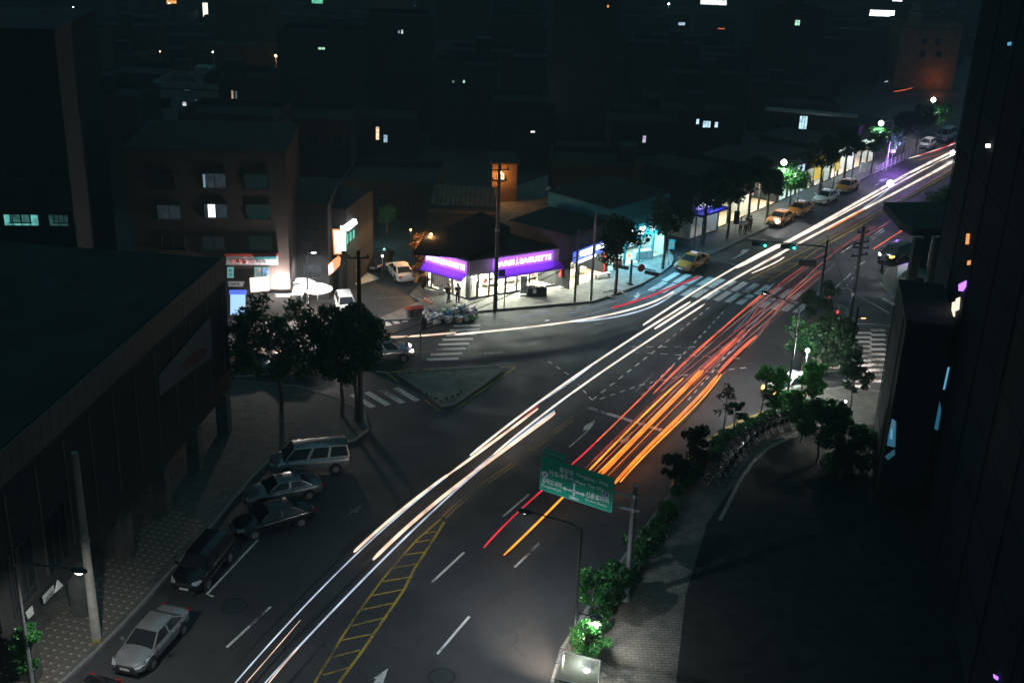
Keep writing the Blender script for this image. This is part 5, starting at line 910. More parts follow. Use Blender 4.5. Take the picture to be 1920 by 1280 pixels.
# glass shelter at the lower edge
t = thing('bus_shelter', 'frosted glass roof of the shelter with a lamp glaring beneath it', 'shelter', g(1085, 1262)); zs = 2.5
C = [g(1057, 1221, zs), g(1126, 1238, zs), g(1122, 1290, zs), g(1040, 1272, zs)]; C2 = [C[0].lerp(C[3], 1.0), C[1].lerp(C[2], 1.0), C[1].lerp(C[2], 2.4), C[0].lerp(C[3], 2.4)]
M['frost'] = bpy.data.materials.new('frosted_roof'); M['frost'].use_nodes = True; n_ = M['frost'].node_tree; n_.nodes.clear(); o_ = n_.nodes.new('ShaderNodeOutputMaterial'); mx = n_.nodes.new('ShaderNodeMixShader'); mx.inputs[0].default_value = .55; a1 = n_.nodes.new('ShaderNodeBsdfTranslucent'); a1.inputs[0].default_value = (.22, .27, .25, 1); a2 = n_.nodes.new('ShaderNodeBsdfTransparent'); a2.inputs[0].default_value = (.45, .5, .48, 1); n_.links.new(a1.outputs[0], mx.inputs[1]); n_.links.new(a2.outputs[0], mx.inputs[2]); n_.links.new(mx.outputs[0], o_.inputs[0])
for q in (C, C2): MB().quad([p+Vector((0, 0, .02)) for p in q]).build('roof_pane', M['frost'], t)
for a_, b_ in ((C[0], C[1]), (C[3], C[2]), (C[0], C2[3]), (C[1], C2[2])): MB().tube([a_, b_], .04, 6).build('frame_bar', M['white_m'], t)
for p in (C[0], C[1], C[3], C[2]): MB().tube([(p.x, p.y, 0), (p.x, p.y, zs-.04)], .045, 6).build('post', M['metal'], t)
p = g(1100, 1256, 2.2); MB().lathe(p, [(.05, -.1), (.16, 0), (.05, .1)], 10).build('lamp_globe', M['hl'], t); light('lamp', 'POINT', p+Vector((-.1, 0, -.25)), 110, (1, .93, .8), parent=t, size=.12); light('lamp', 'SPOT', g(1058, 1246, 2.3), 2600, (1, .80, .62), g(1000, 1185), parent=t, size=.1, angle=66, blend=1)  # the spot is an added light for the warm pool on the road
# cones, bins, rubbish
cone = None
for k, (px, py, lab) in enumerate([(797, 567, 'orange traffic cone nearest the parked white sedan'), (803, 569, 'middle one of three orange traffic cones by the bakery'), (809, 572, 'orange traffic cone nearest the rubbish heap')]):
    if cone is None:
        cone = thing('traffic_cone', lab, 'traffic cone'); MB().lathe((0, 0, .03), [(.16, 0), (.1, .3), (.035, .68)], 12).build('cone', M['orange'], cone, rel=False); MB().box((0, 0, .015), (.42, .42, .03)).build('foot', M['orange'], cone, rel=False); MB().lathe((0, 0, .33), [(.1, 0), (.085, .13)], 12).build('band', M['signw'], cone, rel=False); c_ = cone
    else: c_ = copy_tree(cone)
    c_['label'] = lab; c_['group'] = 'cones by the bakery corner'; p = g(px, py); c_.location = (p.x, p.y, 0)
for k in range(3):
    p = g(766+k*11, 597-k*1); t = thing('waste_bin', ['waste bin with red lid standing farthest from the rubbish heap', 'middle red-lidded waste bin of the row of three', 'red-lidded waste bin touching the rubbish heap'][k], 'bin', (p.x, p.y, 0), 0, 'red-lidded bins'); MB().lathe((0, 0, 0), [(.24, 0), (.3, .9)], 10).build('body', M['grey'], t, rel=False); MB().box((0, 0, .95), (.62, .7, .08)).build('lid', M['red'], t, rel=False)
bagm = [mat('rubbish_bag', c_, .35, noise=.3, scale=6) for c_ in ((.55, .55, .58), (.42, .40, .48), (.10, .28, .45), (.40, .12, .25), (.16, .30, .14), (.60, .58, .55))]
BG = []
for v in range(4):
    mb = MB(); n = 9; prof = [(.06, 0), (.24, .03), (.30, .18), (.25, .34), (.12, .42), (.04, .46), (.09, .54)]; mb.lathe((0, 0, 0), prof, n); mb.v = [(x*R.uniform(.8, 1.2), y*R.uniform(.8, 1.2), z) for x, y, z in mb.v]; BG.append(mb)
for k in range(64):
    f = (k+.5)/64; px = 797+f*90+R.uniform(-6, 6); py = 602-f*3+R.uniform(-13, 2)+(5 if f < .4 else 0); p = g(px, py); lv = R.choice([0, 0, .28, .5]); o = BG[k % 4].build('rubbish_bag', bagm[[0, 1, 5, 0, 2, 5, 3, 0, 4, 1][k % 10]], None, smooth=True)
    o.location = (p.x, p.y, lv); o.rotation_euler = (R.uniform(-.3, .3), R.uniform(-.3, .3), R.uniform(0, 6)); s = R.uniform(.7, 1.15); o.scale = (s, s, s)
    col = ['white', 'mauve grey', 'cream', 'white', 'blue', 'cream', 'plum', 'white', 'green', 'mauve grey'][k % 10]; tag(o, f'{col} tied rubbish bag in the heap before the bakery kerb', 'rubbish bag', f'{col} bags of the rubbish heap')
for k, (px, lab) in enumerate([(839, 'white crate at the front of the rubbish heap, nearer the bins'), (860, 'cream crate at the front of the rubbish heap, nearer the crosswalk')]):
    p = g(px, 604); t = thing('crate', lab, 'crate', (p.x, p.y, 0)); mb = MB(); mb.lathe((0, 0, 0), [(.26, 0), (.34, .5)], 4); mb.build('body', M['signw'] if k == 0 else M['bread'], t, rel=False); MB().lathe((0, 0, .5), [(.37, 0), (.37, .05)], 4).build('rim', M['signw'], t, rel=False)

# ================================================================== PEOPLE
def person(label, foot, shirt, trousers, hair=(.015, .012, .01), ang=0, stride=.12, bag=None):
    p = g(*foot); t = thing('person', label, 'person', (p.x, p.y, ZP if foot[1] < 575 and foot[0] < 1500 else 0), ang)
    def skin(name, V, E, rad, m, root=0):
        me = bpy.data.meshes.new(name); me.from_pydata(V, E, []); me.materials.append(m); o = bpy.data.objects.new(name, me); COL.objects.link(o); o.parent = t
        o.modifiers.new('skin', 'SKIN'); me.skin_vertices or None
        if not me.skin_vertices: me.attributes
        lay = me.skin_vertices[0] if len(me.skin_vertices) else None
        if lay:
            for i, r in enumerate(rad): lay.data[i].radius = (r, r)
            lay.data[root].use_root = True
        k = o.modifiers.new('sub', 'SUBSURF'); k.levels = k.render_levels = 1; return o
    s = stride
    V = [(0, 0, .95), (0, 0, 1.2), (0, 0, 1.42), (0, .0, 1.52), (.01, 0, 1.60), (.01, 0, 1.70), (0, .09, .9), (s, .1, .5), (s*1.3-.05, .1, .08), (s*1.3+.12, .1, .04), (0, -.09, .9), (-s*.6, -.1, .5), (-s*1.6, -.1, .08), (-s*1.6+.15, -.1, .04), (0, .19, 1.4), (-.04, .25, 1.13), (.04, .26, .9), (.09, .25, .82), (0, -.19, 1.4), (.05, -.25, 1.13), (.12, -.25, .92), (.17, -.24, .84)]
    E = [(0, 1), (1, 2), (2, 3), (3, 4), (4, 5), (0, 6), (6, 7), (7, 8), (8, 9), (0, 10), (10, 11), (11, 12), (12, 13), (2, 14), (14, 15), (15, 16), (16, 17), (2, 18), (18, 19), (19, 20), (20, 21)]
    Rr = [.12, .12, .12, .055, .085, .09, .085, .06, .045, .035, .085, .06, .045, .035, .06, .045, .035, .035, .06, .045, .035, .035]
    skin('body', V, E, Rr, M['skin'])
    sm_ = mat('shirt', shirt, .85, noise=.1); tm = mat('trousers', trousers, .9, noise=.1)
    skin('shirt', [V[0], V[1], V[2], V[14], V[15], V[18], V[19]], [(0, 1), (1, 2), (2, 3), (3, 4), (2, 5), (5, 6)], [.15, .145, .145, .08, .062, .08, .062], sm_)
    skin('trousers', [V[0], V[6], V[7], V[8], V[10], V[11], V[12]], [(0, 1), (1, 2), (2, 3), (0, 4), (4, 5), (5, 6)], [.145, .11, .085, .07, .11, .085, .07], tm)
    h = MB(); h.lathe((-.01, 0, 1.62), [(.098, 0), (.112, .07), (.09, .14), (.02, .17)], 12); h.build('hair', mat('hair', hair, .6, noise=0), t, smooth=True, rel=False)
    MB().box((.11, 0, 1.63), (.03, .025, .035)).build('nose', M['skin'], t, rel=False)
    for sgn, q in ((1, V[9]), (-1, V[13])): MB().box((q[0]-.05, q[1], .04), (.26, .09, .08)).build('shoe', M['rubber'], t, rel=False)
    if bag: MB().box((-.2, 0, 1.2), (.16, .3, .42)).build('backpack', M['cloth'], t, rel=False)
    return t
person('person in dark clothes with a backpack walking by the bakery end wall', (841, 569), (.10, .07, .08), (.03, .03, .035), ang=.4, bag=True); person('person in black jacket and jeans standing at the bakery corner', (858, 569), (.02, .02, .025), (.03, .04, .06), ang=-1.2, stride=.05)
person('person in a pale lilac shirt waiting by the black banner', (1387, 441), (.5, .45, .6), (.02, .02, .02), ang=-1.4, stride=.03); person('person in a white shirt close behind the lilac shirted one', (1396, 440), (.65, .65, .68), (.02, .02, .02), ang=-1.2, stride=.04)
person('person in dark clothes under the tree by the waiting pair', (1405, 436), (.03, .03, .03), (.02, .02, .02), ang=-1.0, stride=.05); person('person in grey standing beside the black car with orange indicator', (1653, 505), (.3, .3, .34), (.08, .05, .05), ang=-2.4, stride=.05)

# ================================================================== BICYCLES
def bicycle(label):
    t = thing('bicycle', label, 'bicycle', group='bicycles in the kerbside rack'); n = 20
    for x in (-.52, .52):
        w = MB(); w.tube([(x+.33*math.cos(a), 0, .34+.33*math.sin(a)) for a in [2*math.pi*k/n for k in range(n+1)]], .022, 5); w = w.build('wheel', M['tyre'], t, rel=False)
        s = MB()
        for k in range(8): a = math.pi*k/8; s.tube([(x-.32*math.cos(a), 0, .34-.32*math.sin(a)), (x+.32*math.cos(a), 0, .34+.32*math.sin(a))], .005, 3)
        tag(s.build('spokes', M['rim'], w, rel=False), kind='stuff')
        f = MB(); f.tube([(x+.37*math.cos(a), 0, .34+.37*math.sin(a)) for a in [math.pi*(.15+.7*k/8) for k in range(9)]], .025, 4); f.build('mudguard', M['metal'], t, rel=False)
    f = MB()
    for a, b in (((-.52, .34), (-.15, .32)), ((-.15, .32), (-.28, .85)), ((-.52, .34), (-.24, .7)), ((-.15, .32), (.36, .78)), ((.36, .95), (.52, .34)), ((-.24, .68), (.36, .74))): f.tube([(a[0], 0, a[1]), (b[0], 0, b[1])], .02, 6)
    f.build('frame', M['dmetal'], t, rel=False); MB().tube([(.30, -.28, 1.0), (.38, -.08, .98), (.38, .08, .98), (.30, .28, 1.0)], .016, 6).build('handlebar', M['rim'], t, rel=False); MB().box((-.29, 0, .89), (.26, .15, .07)).build('saddle', M['rubber'], t, rel=False)
    bk = MB(); bk.box((.55, 0, .82), (.26, .34, .02)); 
    for y in (-.17, .17): bk.box((.55, y, .92), (.28, .015, .2))
    for x in (.41, .69): bk.box((x, 0, .92), (.015, .34, .2))
    bk.build('basket', M['dmetal'], t, rel=False); return t
BP = [(1336, 918), (1343, 905), (1352, 892), (1361, 880), (1370, 869), (1380, 858), (1390, 848), (1401, 838), (1412, 830), (1424, 823), (1436, 817), (1449, 812), (1462, 807), (1474, 806)]
order = ['nearest bicycle of the rack, deepest in the dark', 'second bicycle of the rack from the dark end', 'third bicycle of the rack from the dark end', 'fourth bicycle of the rack from the dark end', 'fifth bicycle of the rack from the dark end', 'sixth bicycle of the rack from the dark end', 'seventh bicycle of the rack from the dark end', 'eighth bicycle of the rack, where the row starts to bend', 'ninth bicycle, sixth from the lit end of the rack', 'tenth bicycle, fifth from the lit end of the rack', 'fourth bicycle from the lit end of the rack', 'third bicycle from the lit end of the rack', 'last but one bicycle before the lit end of the rack', 'bicycle at the lit end of the rack beneath the small tree']
b0 = None
for k, (px, py) in enumerate(BP):
    if b0 is None: b0 = bicycle(order[k]); c_ = b0
    else: c_ = copy_tree(b0); c_['label'] = order[k]
    p = g(px, py); q = g(*BP[min(k+1, 13)]); r_ = g(*BP[max(k-1, 0)]); d = unit(r_, q); n = Vector((d.y, -d.x, 0)); c_.location = (p.x, p.y, ZP); c_.rotation_euler = (R.uniform(-.05, .05), 0, math.atan2(n.y, n.x)+R.uniform(-.12, .12)+.35)
t = thing('bicycle_rack', 'low steel rail holding the row of bicycles', 'bicycle rack', g(1400, 838)); MB().tube([g(px, py, ZP+.35)+Vector((-.35, .2, 0)) for px, py in BP], .03, 6).build('rail', M['metal'], t)
for px, py in BP[::2]: p = g(px, py)+Vector((-.35, .2, 0)); MB().tube([(p.x, p.y, ZP), (p.x, p.y, ZP+.35)], .025, 6).build('post', M['metal'], t)
# pale edging of the plaza path
t = MB()
PE = W([(1560, 793), (1500, 808), (1440, 840), (1410, 868), (1385, 905), (1350, 975)], ZP+.02)
for a_, b_ in zip(PE, PE[1:]):
    n = max(1, int((b_-a_).length/.8))
    for i in range(n): q = a_.lerp(b_, (i+.5)/n); d = unit(a_, b_); MB().box((q.x, q.y, ZP+.03), ((b_-a_).length/n*.95, .22, .07), math.atan2(d.y, d.x)).build('edging_stone', M['kerb'], pr)

# ================================================================== TREES
def leaves(n, clumps, size, rs):
    rng = np.random.default_rng(rs); c = np.array([c_[:3] for c_ in clumps]); r = np.array([c_[3] for c_ in clumps]); i = rng.choice(len(clumps), n, p=r**2/np.sum(r**2))
    d = rng.normal(size=(n, 3)); d /= np.linalg.norm(d, axis=1)[:, None]; rad = rng.random(n)**.45; pos = c[i]+d*(r[i]*rad)[:, None]*np.array([1, 1, .75])
    a = rng.normal(size=(n, 3)); a[:, 2] -= .3; a /= np.linalg.norm(a, axis=1)[:, None]; b = np.cross(a, rng.normal(size=(n, 3))); b /= np.linalg.norm(b, axis=1)[:, None]; s = size*rng.uniform(.65, 1.3, n)[:, None]
    nrm = np.cross(a, b)*s*.18
    v = np.stack([pos-a*s, pos+b*s*.5+nrm, pos+a*s, pos-b*s*.5+nrm], 1).reshape(-1, 3); return v
def tree(label, base, h, cr, z0=None, n=2500, size=.13, m='leaf', lean=(0, 0), trunk=.11, squash=.8, clumps=22, cat='tree', seed=None, zb=ZP, cs=.36, name='street_tree', wx=1):
    b = g(*base); t = thing(name, label, cat, (b.x, b.y, 0)); rr = random.Random(seed or int(b.x*13+b.y*7)); z0 = h*.42 if z0 is None else z0; zc = (z0+h)/2; hz = (h-z0)/2
    top_ = Vector((b.x+lean[0], b.y+lean[1], zc)); mb = MB(); mb.tube([(b.x, b.y, zb), (b.x+lean[0]*.3+.05, b.y+lean[1]*.3, z0*.55), (b.x+lean[0]*.6-.03, b.y+lean[1]*.6, z0), top_+Vector((0, 0, hz*.5))], [trunk, trunk*.85, trunk*.7, trunk*.2], 8); mb.build('trunk', M['bark'], t, smooth=True)
    cl = []; lim = MB()
    for k in range(clumps):
        while 1:
            q = Vector((rr.uniform(-1, 1), rr.uniform(-1, 1), rr.uniform(-1, 1)))
            if .25 < q.length < 1: break
        p = Vector((b.x+lean[0]+q.x*cr*.8*wx, b.y+lean[1]+q.y*cr*.8, zc+q.z*hz*.85)); cl.append((p.x, p.y, p.z, cr*cs*rr.uniform(.6, 1.25)))
        if k < 12:
            s0 = Vector((b.x+lean[0]*.6, b.y+lean[1]*.6, z0*.9+(zc-z0)*rr.random()*1.2)); lim.tube([s0, s0.lerp(p, .5)+Vector((0, 0, .15)), p], [trunk*.45, trunk*.28, trunk*.08], 5)
    lim.build('limbs', M['bark'], t, smooth=True)
    v = leaves(n, cl, size, rr.randrange(10**6))-np.array([b.x, b.y, 0]); me = bpy.data.meshes.new('crown'); nv = len(v); me.vertices.add(nv); me.vertices.foreach_set('co', v.ravel()); me.loops.add(nv); me.loops.foreach_set('vertex_index', np.arange(nv)); me.polygons.add(nv//4); me.polygons.foreach_set('loop_start', np.arange(0, nv, 4)); me.materials.append(M[m]); me.update(calc_edges=True)
    o = bpy.data.objects.new('crown', me); COL.objects.link(o); o.parent = t; return t
tree('broad dark street tree with lights winking through its crown', (528, 775), 8.9, 3.9, 2.2, 8500, .15, 'leafl', clumps=80, trunk=.17, cs=.21, wx=1.1)
tree('dark street tree crowding the broad one, nearer the grey waiting car', (642, 782), 8.8, 3.0, 2.4, 6500, .15, 'leafl', clumps=50, trunk=.16, cs=.22); tree('slimmer dark tree between its neighbour and the utility pole', (668, 790), 8.8, 2.6, 2.8, 4600, .15, 'leafl', clumps=34, trunk=.15, cs=.25)
tree('dense dark tree on the corner island before the side crosswalk', (1548, 706), 6.2, 2.1, .6, 9000, .14, 'leafd', clumps=46, cs=.34); tree('pointed dark shrub at the tip of the corner island', (1516, 600), 3.0, .8, .3, 1500, .12, 'leafd', clumps=9, cs=.6, name='shrub', cat='shrub'); tree('taller pointed dark shrub beside the signal mast', (1548, 600), 3.8, .9, .4, 1800, .12, 'leafd', clumps=10, cs=.6, name='shrub', cat='shrub')
tree('green-lit leafy tree between the corner island and the white sedan', (1502, 702), 4.9, 1.8, 1.4, 3600, .13, 'leaf', clumps=30, cs=.27)
tree('young sparse tree on the kerb before the white sedan', (1422, 792), 5.0, 1.5, 2.6, 1300, .13, 'leaf2', clumps=16, cs=.26, trunk=.06, lean=(.3, 0)); tree('tree glowing green around the footpath lamp above the white sedan', (1518, 785), 4.6, 1.25, 2.0, 3400, .12, 'leaf2', clumps=26, cs=.32)
tree('low leafy tree drooping over the bonnet of the white sedan', (1478, 792), 2.6, 1.1, .8, 1400, .12, 'leaf2', clumps=14, cs=.36, trunk=.05)
tree('large dark tree with one bright green bough in the plaza', (1530, 872), 5.4, 2.1, 1.4, 4500, .13, 'leaf', clumps=52, cs=.20); tree('bright green leafed bough of a small plaza tree', (1562, 868), 4.0, 1.1, 2.3, 1700, .12, 'leaf2', clumps=16, cs=.32, trunk=.05)
light('bough_fill_spot', 'SPOT', g(1585, 880, .6), 260, (.85, 1, .85), g(1562, 800, 3.0), size=.08, angle=60).parent = None  # added light without a fixture, brightens the green bough
tree('thin bare-looking sapling rising over the orange light streaks', (1352, 850), 5.6, .9, 2.2, 260, .10, 'leafd', clumps=8, cs=.3, trunk=.045); tree('dark bushy sapling at the kerb end of the hedge', (1302, 890), 3.6, 1.25, .6, 2200, .13, 'leafd', clumps=18, cs=.34, trunk=.06); tree('slender sapling with faint leaves in the hedge', (1372, 838), 3.6, .9, 1.6, 500, .12, 'leaf', clumps=9, cs=.32, trunk=.045); tree('dark low tree against the hedge, nearest the sign board', (1262, 935), 3.4, 1.1, .8, 1500, .13, 'leafd', clumps=13, cs=.36, trunk=.06)
tree('small tree lit green beside the slim lamp pole', (1112, 1166), 3.6, .95, 1.0, 2600, .10, 'leaf2', clumps=22, cs=.33, trunk=.05); tree('brightly lit low shrub at the foot of the slim lamp pole', (1100, 1236), 1.9, 1.15, .5, 2600, .09, 'leaf2', clumps=20, cs=.36, trunk=.05, name='shrub', cat='shrub'); tree('dim tree behind the mast of the direction sign', (1195, 1085), 3.4, 1.1, 1.6, 1400, .12, 'leaf', clumps=14, cs=.34, trunk=.05)
tree('narrow green-lit tree growing against the lamp pole in the near corner', (62, 1318), 5.0, .75, 1.6, 1900, .10, 'leaf2', clumps=18, cs=.42, trunk=.06)
far = [((1318, 462), 8, 2.6, 'leafd', 'dark tree at the corner of the cross street'), ((1363, 449), 8.2, 2.5, 'leafd', 'dark tree rising before the lime green sign'), ((1400, 430), 8.4, 2.5, 'leafd', 'dark tree behind the waiting pair'), ((1436, 418), 6.2, 1.9, 'leafd', 'dark tree at the head of the taxi rank'), ((1478, 400), 5.6, 2.3, 'leaf2', 'tree lit brilliant white-green by the lamp inside its crown'), ((1534, 372), 7.6, 2.4, 'leafd', 'dark tree behind the white taxi'), ((1580, 348), 7.4, 2.3, 'leafd', 'dark tree before the white lit doors'), ((1632, 328), 6.6, 1.5, 'leaf', 'slim green-lit tree at the start of the railing'), ((1657, 318), 5.8, 2.3, 'leaf', 'tree with trunk coloured violet'), ((1690, 302), 7, 2.6, 'leafd', 'dark tree behind the railing'), ((1715, 290), 7, 2.4, 'leafd', 'dark tree at the far end of the railing'), ((1748, 268), 5.9, 2.7, 'leaf2', 'round green-lit tree above the small white hatchback'), ((1153, 553), 7.4, 2.8, 'leafd', 'dark tree in a square pit before the cyan shop'), ((1242, 506), 7.6, 2.7, 'leafd', 'dark tree at the curved kerb beside the bus stop sign'), ((1770, 440), 5.5, 2.6, 'leaf', 'tree showing over the black canopy with the road behind'), ((725, 440), 3.2, 1.2, 'leaf', 'small green-lit tree in the middle of the alley')]
for k, (b_, h_, c_, m_, lab) in enumerate(far): tree(lab, b_, h_, c_, h_*.45, 3600, .17, m_, clumps=24, cs=.34, trunk=.16 if 'dark' in lab else .12, seed=100+k)
light('alley_lamp', 'POINT', g(728, 405, 2.6)+Vector((0, -1.6, 0)), 60, (.4, 1, .9))
for k, (px, py, h_, r_) in enumerate([(789, 530, 2.6, .8), (794, 546, 1.6, .55), (790, 500, 4.0, 1.3)]): tree(['brown leaved shrub between the white sedan and the bakery', 'low russet shrub at the bakery wall', 'taller shrub lit orange by the sodium lamp'][k], (px, py), h_, r_, .3, 1700, .14, 'leafb' if 'leafb' in M else M.setdefault('leafb', leafmat('leaf_brown', (.16, .09, .045))) and 'leafb', clumps=14, cs=.42, cat='shrub', name='shrub')
c = g(1153, 553); t = MB()
for k in range(4): a = k*math.pi/2+.5; t.box((c.x+math.cos(a)*.8, c.y+math.sin(a)*.8, ZP+.03), (.14, 1.5, .06), a)
tag(t.build('tree_pit_frame', M['kerb']), 'pale square frame round the tree before the cyan shop', 'tree surround')
for k, (b_, h_, c_, n_, m_, lab) in enumerate([((1500, 835), 4.2, 1.5, 3000, 'leaf', 'leafy tree over the lit end of the bicycle row'), ((1592, 775), 5.0, 1.5, 3200, 'leafd', 'dark tree between the side crosswalk and the low dark block'), ((1572, 905), 4.4, 1.6, 3400, 'leafd', 'dark tree standing in the planting before the globe lamp'), ((1610, 870), 3.0, 1.3, 2600, 'leaf', 'low leafy tree glinting just below the globe lamp'), ((1448, 800), 3.6, 1.0, 1200, 'leaf2', 'small pale green tree on the verge by the white sedan'), ((1150, 1140), 3.0, 1.0, 2200, 'leaf', 'leafy young tree on the verge between the two poles')]):
    tree(lab, b_, h_, c_, h_*.3, n_, .12, m_, clumps=30, cs=.25, trunk=.07, seed=300+k)
# hedge: leaf mass along the kerb, low ground cover
def hedge(label, line_, w, h, n, m='leafd', size=.1):
    P = W(line_); cl = []
    for a_, b_ in zip(P, P[1:]):
        k = max(1, int((b_-a_).length/.45))
        for i in range(k): q = a_.lerp(b_, i/k); cl.append((q.x+R.uniform(-w, w)*.4, q.y+R.uniform(-w, w)*.4, ZP+h*.55, h*R.uniform(.45, .7)))
    v = leaves(n, cl, size, 5+len(cl)); me = bpy.data.meshes.new('hedge'); nv = len(v); me.vertices.add(nv); me.vertices.foreach_set('co', v.ravel()); me.loops.add(nv); me.loops.foreach_set('vertex_index', np.arange(nv)); me.polygons.add(nv//4); me.polygons.foreach_set('loop_start', np.arange(0, nv, 4)); me.materials.append(M[m]); me.update(calc_edges=True)
    o = bpy.data.objects.new('hedge', me); COL.objects.link(o); tag(o, label, 'hedge')
hedge('clipped hedge strip between the lane and the bicycles', [(1275, 930), (1300, 893), (1335, 856), (1372, 826), (1405, 808), (1455, 790), (1500, 772), (1540, 762)], .8, .8, 12000, 'leaf'); hedge('hedge strip running from the lit shrub past the sign mast', [(1092, 1222), (1125, 1170), (1152, 1130), (1195, 1065), (1262, 955)], .8, .8, 9000, 'leaf')
hedge('dark bank of planting in the plaza around the globe lamp', [(1560, 900), (1600, 885), (1650, 880), (1690, 900)], 1.6, 1.4, 7000, 'leaf'); hedge('tufts of weeds on the tip of the triangular island', [(790, 738), (826, 757), (850, 748), (872, 736)], .15, .16, 900, 'leaf', .05)
hedge('tufts of weeds at the blunt corner of the triangular island', [(755, 706), (780, 702)], .2, .16, 400, 'leaf', .05)

# ================================================================== LIGHT STREAKS: thin glowing tubes at lamp height over the lanes
def glow(name, col, st_):
    m = mat(name, (.02, .02, .02), .5, emit=col, es=st_, noise=0); t = m.node_tree; tc = t.nodes.new('ShaderNodeTexCoord'); n = t.nodes.new('ShaderNodeTexNoise'); n.inputs['Scale'].default_value = .55; n.inputs['Detail'].default_value = 6; r = t.nodes.new('ShaderNodeMapRange')
    r.inputs[1].default_value = .3; r.inputs[2].default_value = .7; r.inputs[3].default_value = .5*st_; r.inputs[4].default_value = 1.35*st_; t.links.new(tc.outputs['Object'], n.inputs['Vector']); t.links.new(n.outputs[0], r.inputs[0]); t.links.new(r.outputs[0], t.nodes['Principled BSDF'].inputs['Emission Strength']); return m
M['cream'] = glow('streak_cream', (1, .70, .52), 1.05); M['bright'] = glow('streak_bright', (1, .85, .72), 1.1); M['icy'] = glow('streak_icy', (.62, .74, .9), .75); M['icyd'] = glow('streak_icy_dim', (.35, .45, .65), .35)
M['sro'] = glow('streak_red_orange', (1, .16, .07), .75); M['sred2'] = glow('streak_red', (.9, .03, .06), .6); M['sor'] = glow('streak_orange', (1, .22, .02), 1.1); M['syo'] = glow('streak_amber', (1, .34, .03), 1.25); M['spk'] = glow('streak_rose', (.75, .14, .12), .35); M['spd'] = glow('streak_rose_dim', (.5, .09, .09), .2); M['sgr'] = glow('streak_grey', (.6, .5, .46), .3)
def streak(label, pts, w, m, z=.65, group='light streaks of passing vehicles'):
    P = [g(x, y, z) for x, y in pts]
    if len(P) > 3:                                             # a vehicle drives a smooth line: cubic through the read-off points
        a = np.array([[p.x, p.y] for p in P]); u = np.r_[0, np.cumsum(np.hypot(*np.diff(a, axis=0).T))]; u /= u[-1]; k = 3 if len(P) > 4 else 2; wt = np.ones(len(P)); wt[0] = wt[-1] = 3
        cx, cy = np.polyfit(u, a[:, 0], k, w=wt), np.polyfit(u, a[:, 1], k, w=wt); Q = [Vector((np.polyval(cx, q), np.polyval(cy, q), z)) for q in np.linspace(0, 1, 40)]
    else: Q = [P[0].lerp(P[-1], q/6)+(0 if len(P) < 3 else 1)*(P[1]-(P[0]+P[-1])/2)*4*(q/6)*(1-q/6) for q in range(7)]
    rad = [.72*w*Vector((p.x, p.y, H)).length/FPX*.5 for p in Q]; ra = sum(rad)/len(rad); rad = [ra*.5+r*.5 for r in rad]; rad[0] *= .6; rad[-1] *= .6
    tag(MB().tube(Q, rad, 8).build('light_streak', M[m], smooth=True), label, 'light streak', group)
streak('cool white streak, outer edge of the near pair at the lower edge', [(437, 1284), (500, 1207), (560, 1150), (640, 1068), (700, 1005), (770, 948), (841, 890)], 3.6, 'icy')
streak('cool white streak, inner edge of the near pair at the lower edge', [(493, 1284), (600, 1168), (640, 1120), (773, 1001), (873, 905), (930, 850), (1000, 795), (1040, 770)], 4.5, 'icy')
streak('thick cream streak ending beside the parked bay', [(664, 1034), (720, 982), (780, 935), (841, 889)], 7, 'cream'); streak('thick cream streak ending above the ladder hatching', [(700, 1048), (780, 972), (876, 896), (960, 832), (1040, 774)], 8.5, 'cream')
streak('cream streak climbing from the thick outer one', [(841, 889), (925, 828), (1008, 766)], 6.5, 'cream'); streak('thin dark red streak beside the cream ones', [(900, 842), (960, 800), (1010, 758)], 2.5, 'sred2')
streak('long cream streak through the middle of the junction, upper one', [(882, 853), (1000, 760), (1130, 672), (1152, 655), (1225, 608), (1294, 566)], 5, 'bright'); streak('long cream streak through the middle of the junction, lower one', [(925, 852), (1027, 770), (1153, 681), (1171, 667), (1280, 597), (1321, 570)], 4.5, 'bright')
streak('thin pale streak hugging the upper long one', [(1000, 762), (1080, 708), (1130, 668)], 2.2, 'icy'); streak('thin pale streak hugging the lower long one', [(890, 880), (1000, 792), (1090, 725), (1153, 678)], 2, 'icy'); streak('cream streak starting by the turning lane', [(1206, 609), (1240, 586), (1290, 555), (1338, 525), (1400, 489), (1460, 458)], 4.5, 'bright'); streak('cream streak starting between the two long ones', [(1228, 616), (1280, 582), (1340, 546), (1402, 508), (1465, 476)], 5, 'bright')
streak('bright streak up the far lanes, outer one', [(1382, 502), (1440, 467), (1533, 423), (1580, 396), (1655, 354), (1740, 304), (1790, 283)], 6, 'bright'); streak('bright streak up the far lanes, inner one', [(1404, 508), (1460, 474), (1554, 430), (1601, 400), (1660, 370), (1737, 331), (1786, 302)], 5, 'bright'); streak('bright streak between the two far ones', [(1386, 499), (1450, 468), (1540, 421), (1610, 386), (1700, 334), (1788, 290)], 3.5, 'bright'); streak('short slanting pale streak crossing the far ones', [(1620, 388), (1645, 372), (1672, 350)], 2, 'icy')
streak('thin cream streak below the far pair', [(1410, 512), (1450, 494), (1470, 482)], 3.5, 'bright'); streak('orange thread beside the inner far streak', [(1551, 431), (1590, 409), (1622, 392)], 3.5, 'sor'); streak('cream thread nearest the yellow centre line', [(1700, 350), (1740, 330), (1784, 306)], 2.5, 'cream')
streak('white arc sweeping from the side street into the far lanes', [(853, 627), (940, 619), (1010, 611), (1077, 600), (1140, 592), (1200, 574), (1263, 546)], 5, 'bright'); streak('white arc just outside the sweeping one', [(1077, 603), (1140, 597), (1200, 582), (1262, 551)], 4, 'icy'); streak('pinkish arc leaving the dark trees', [(722, 632), (790, 629), (855, 623)], 5, 'cream')
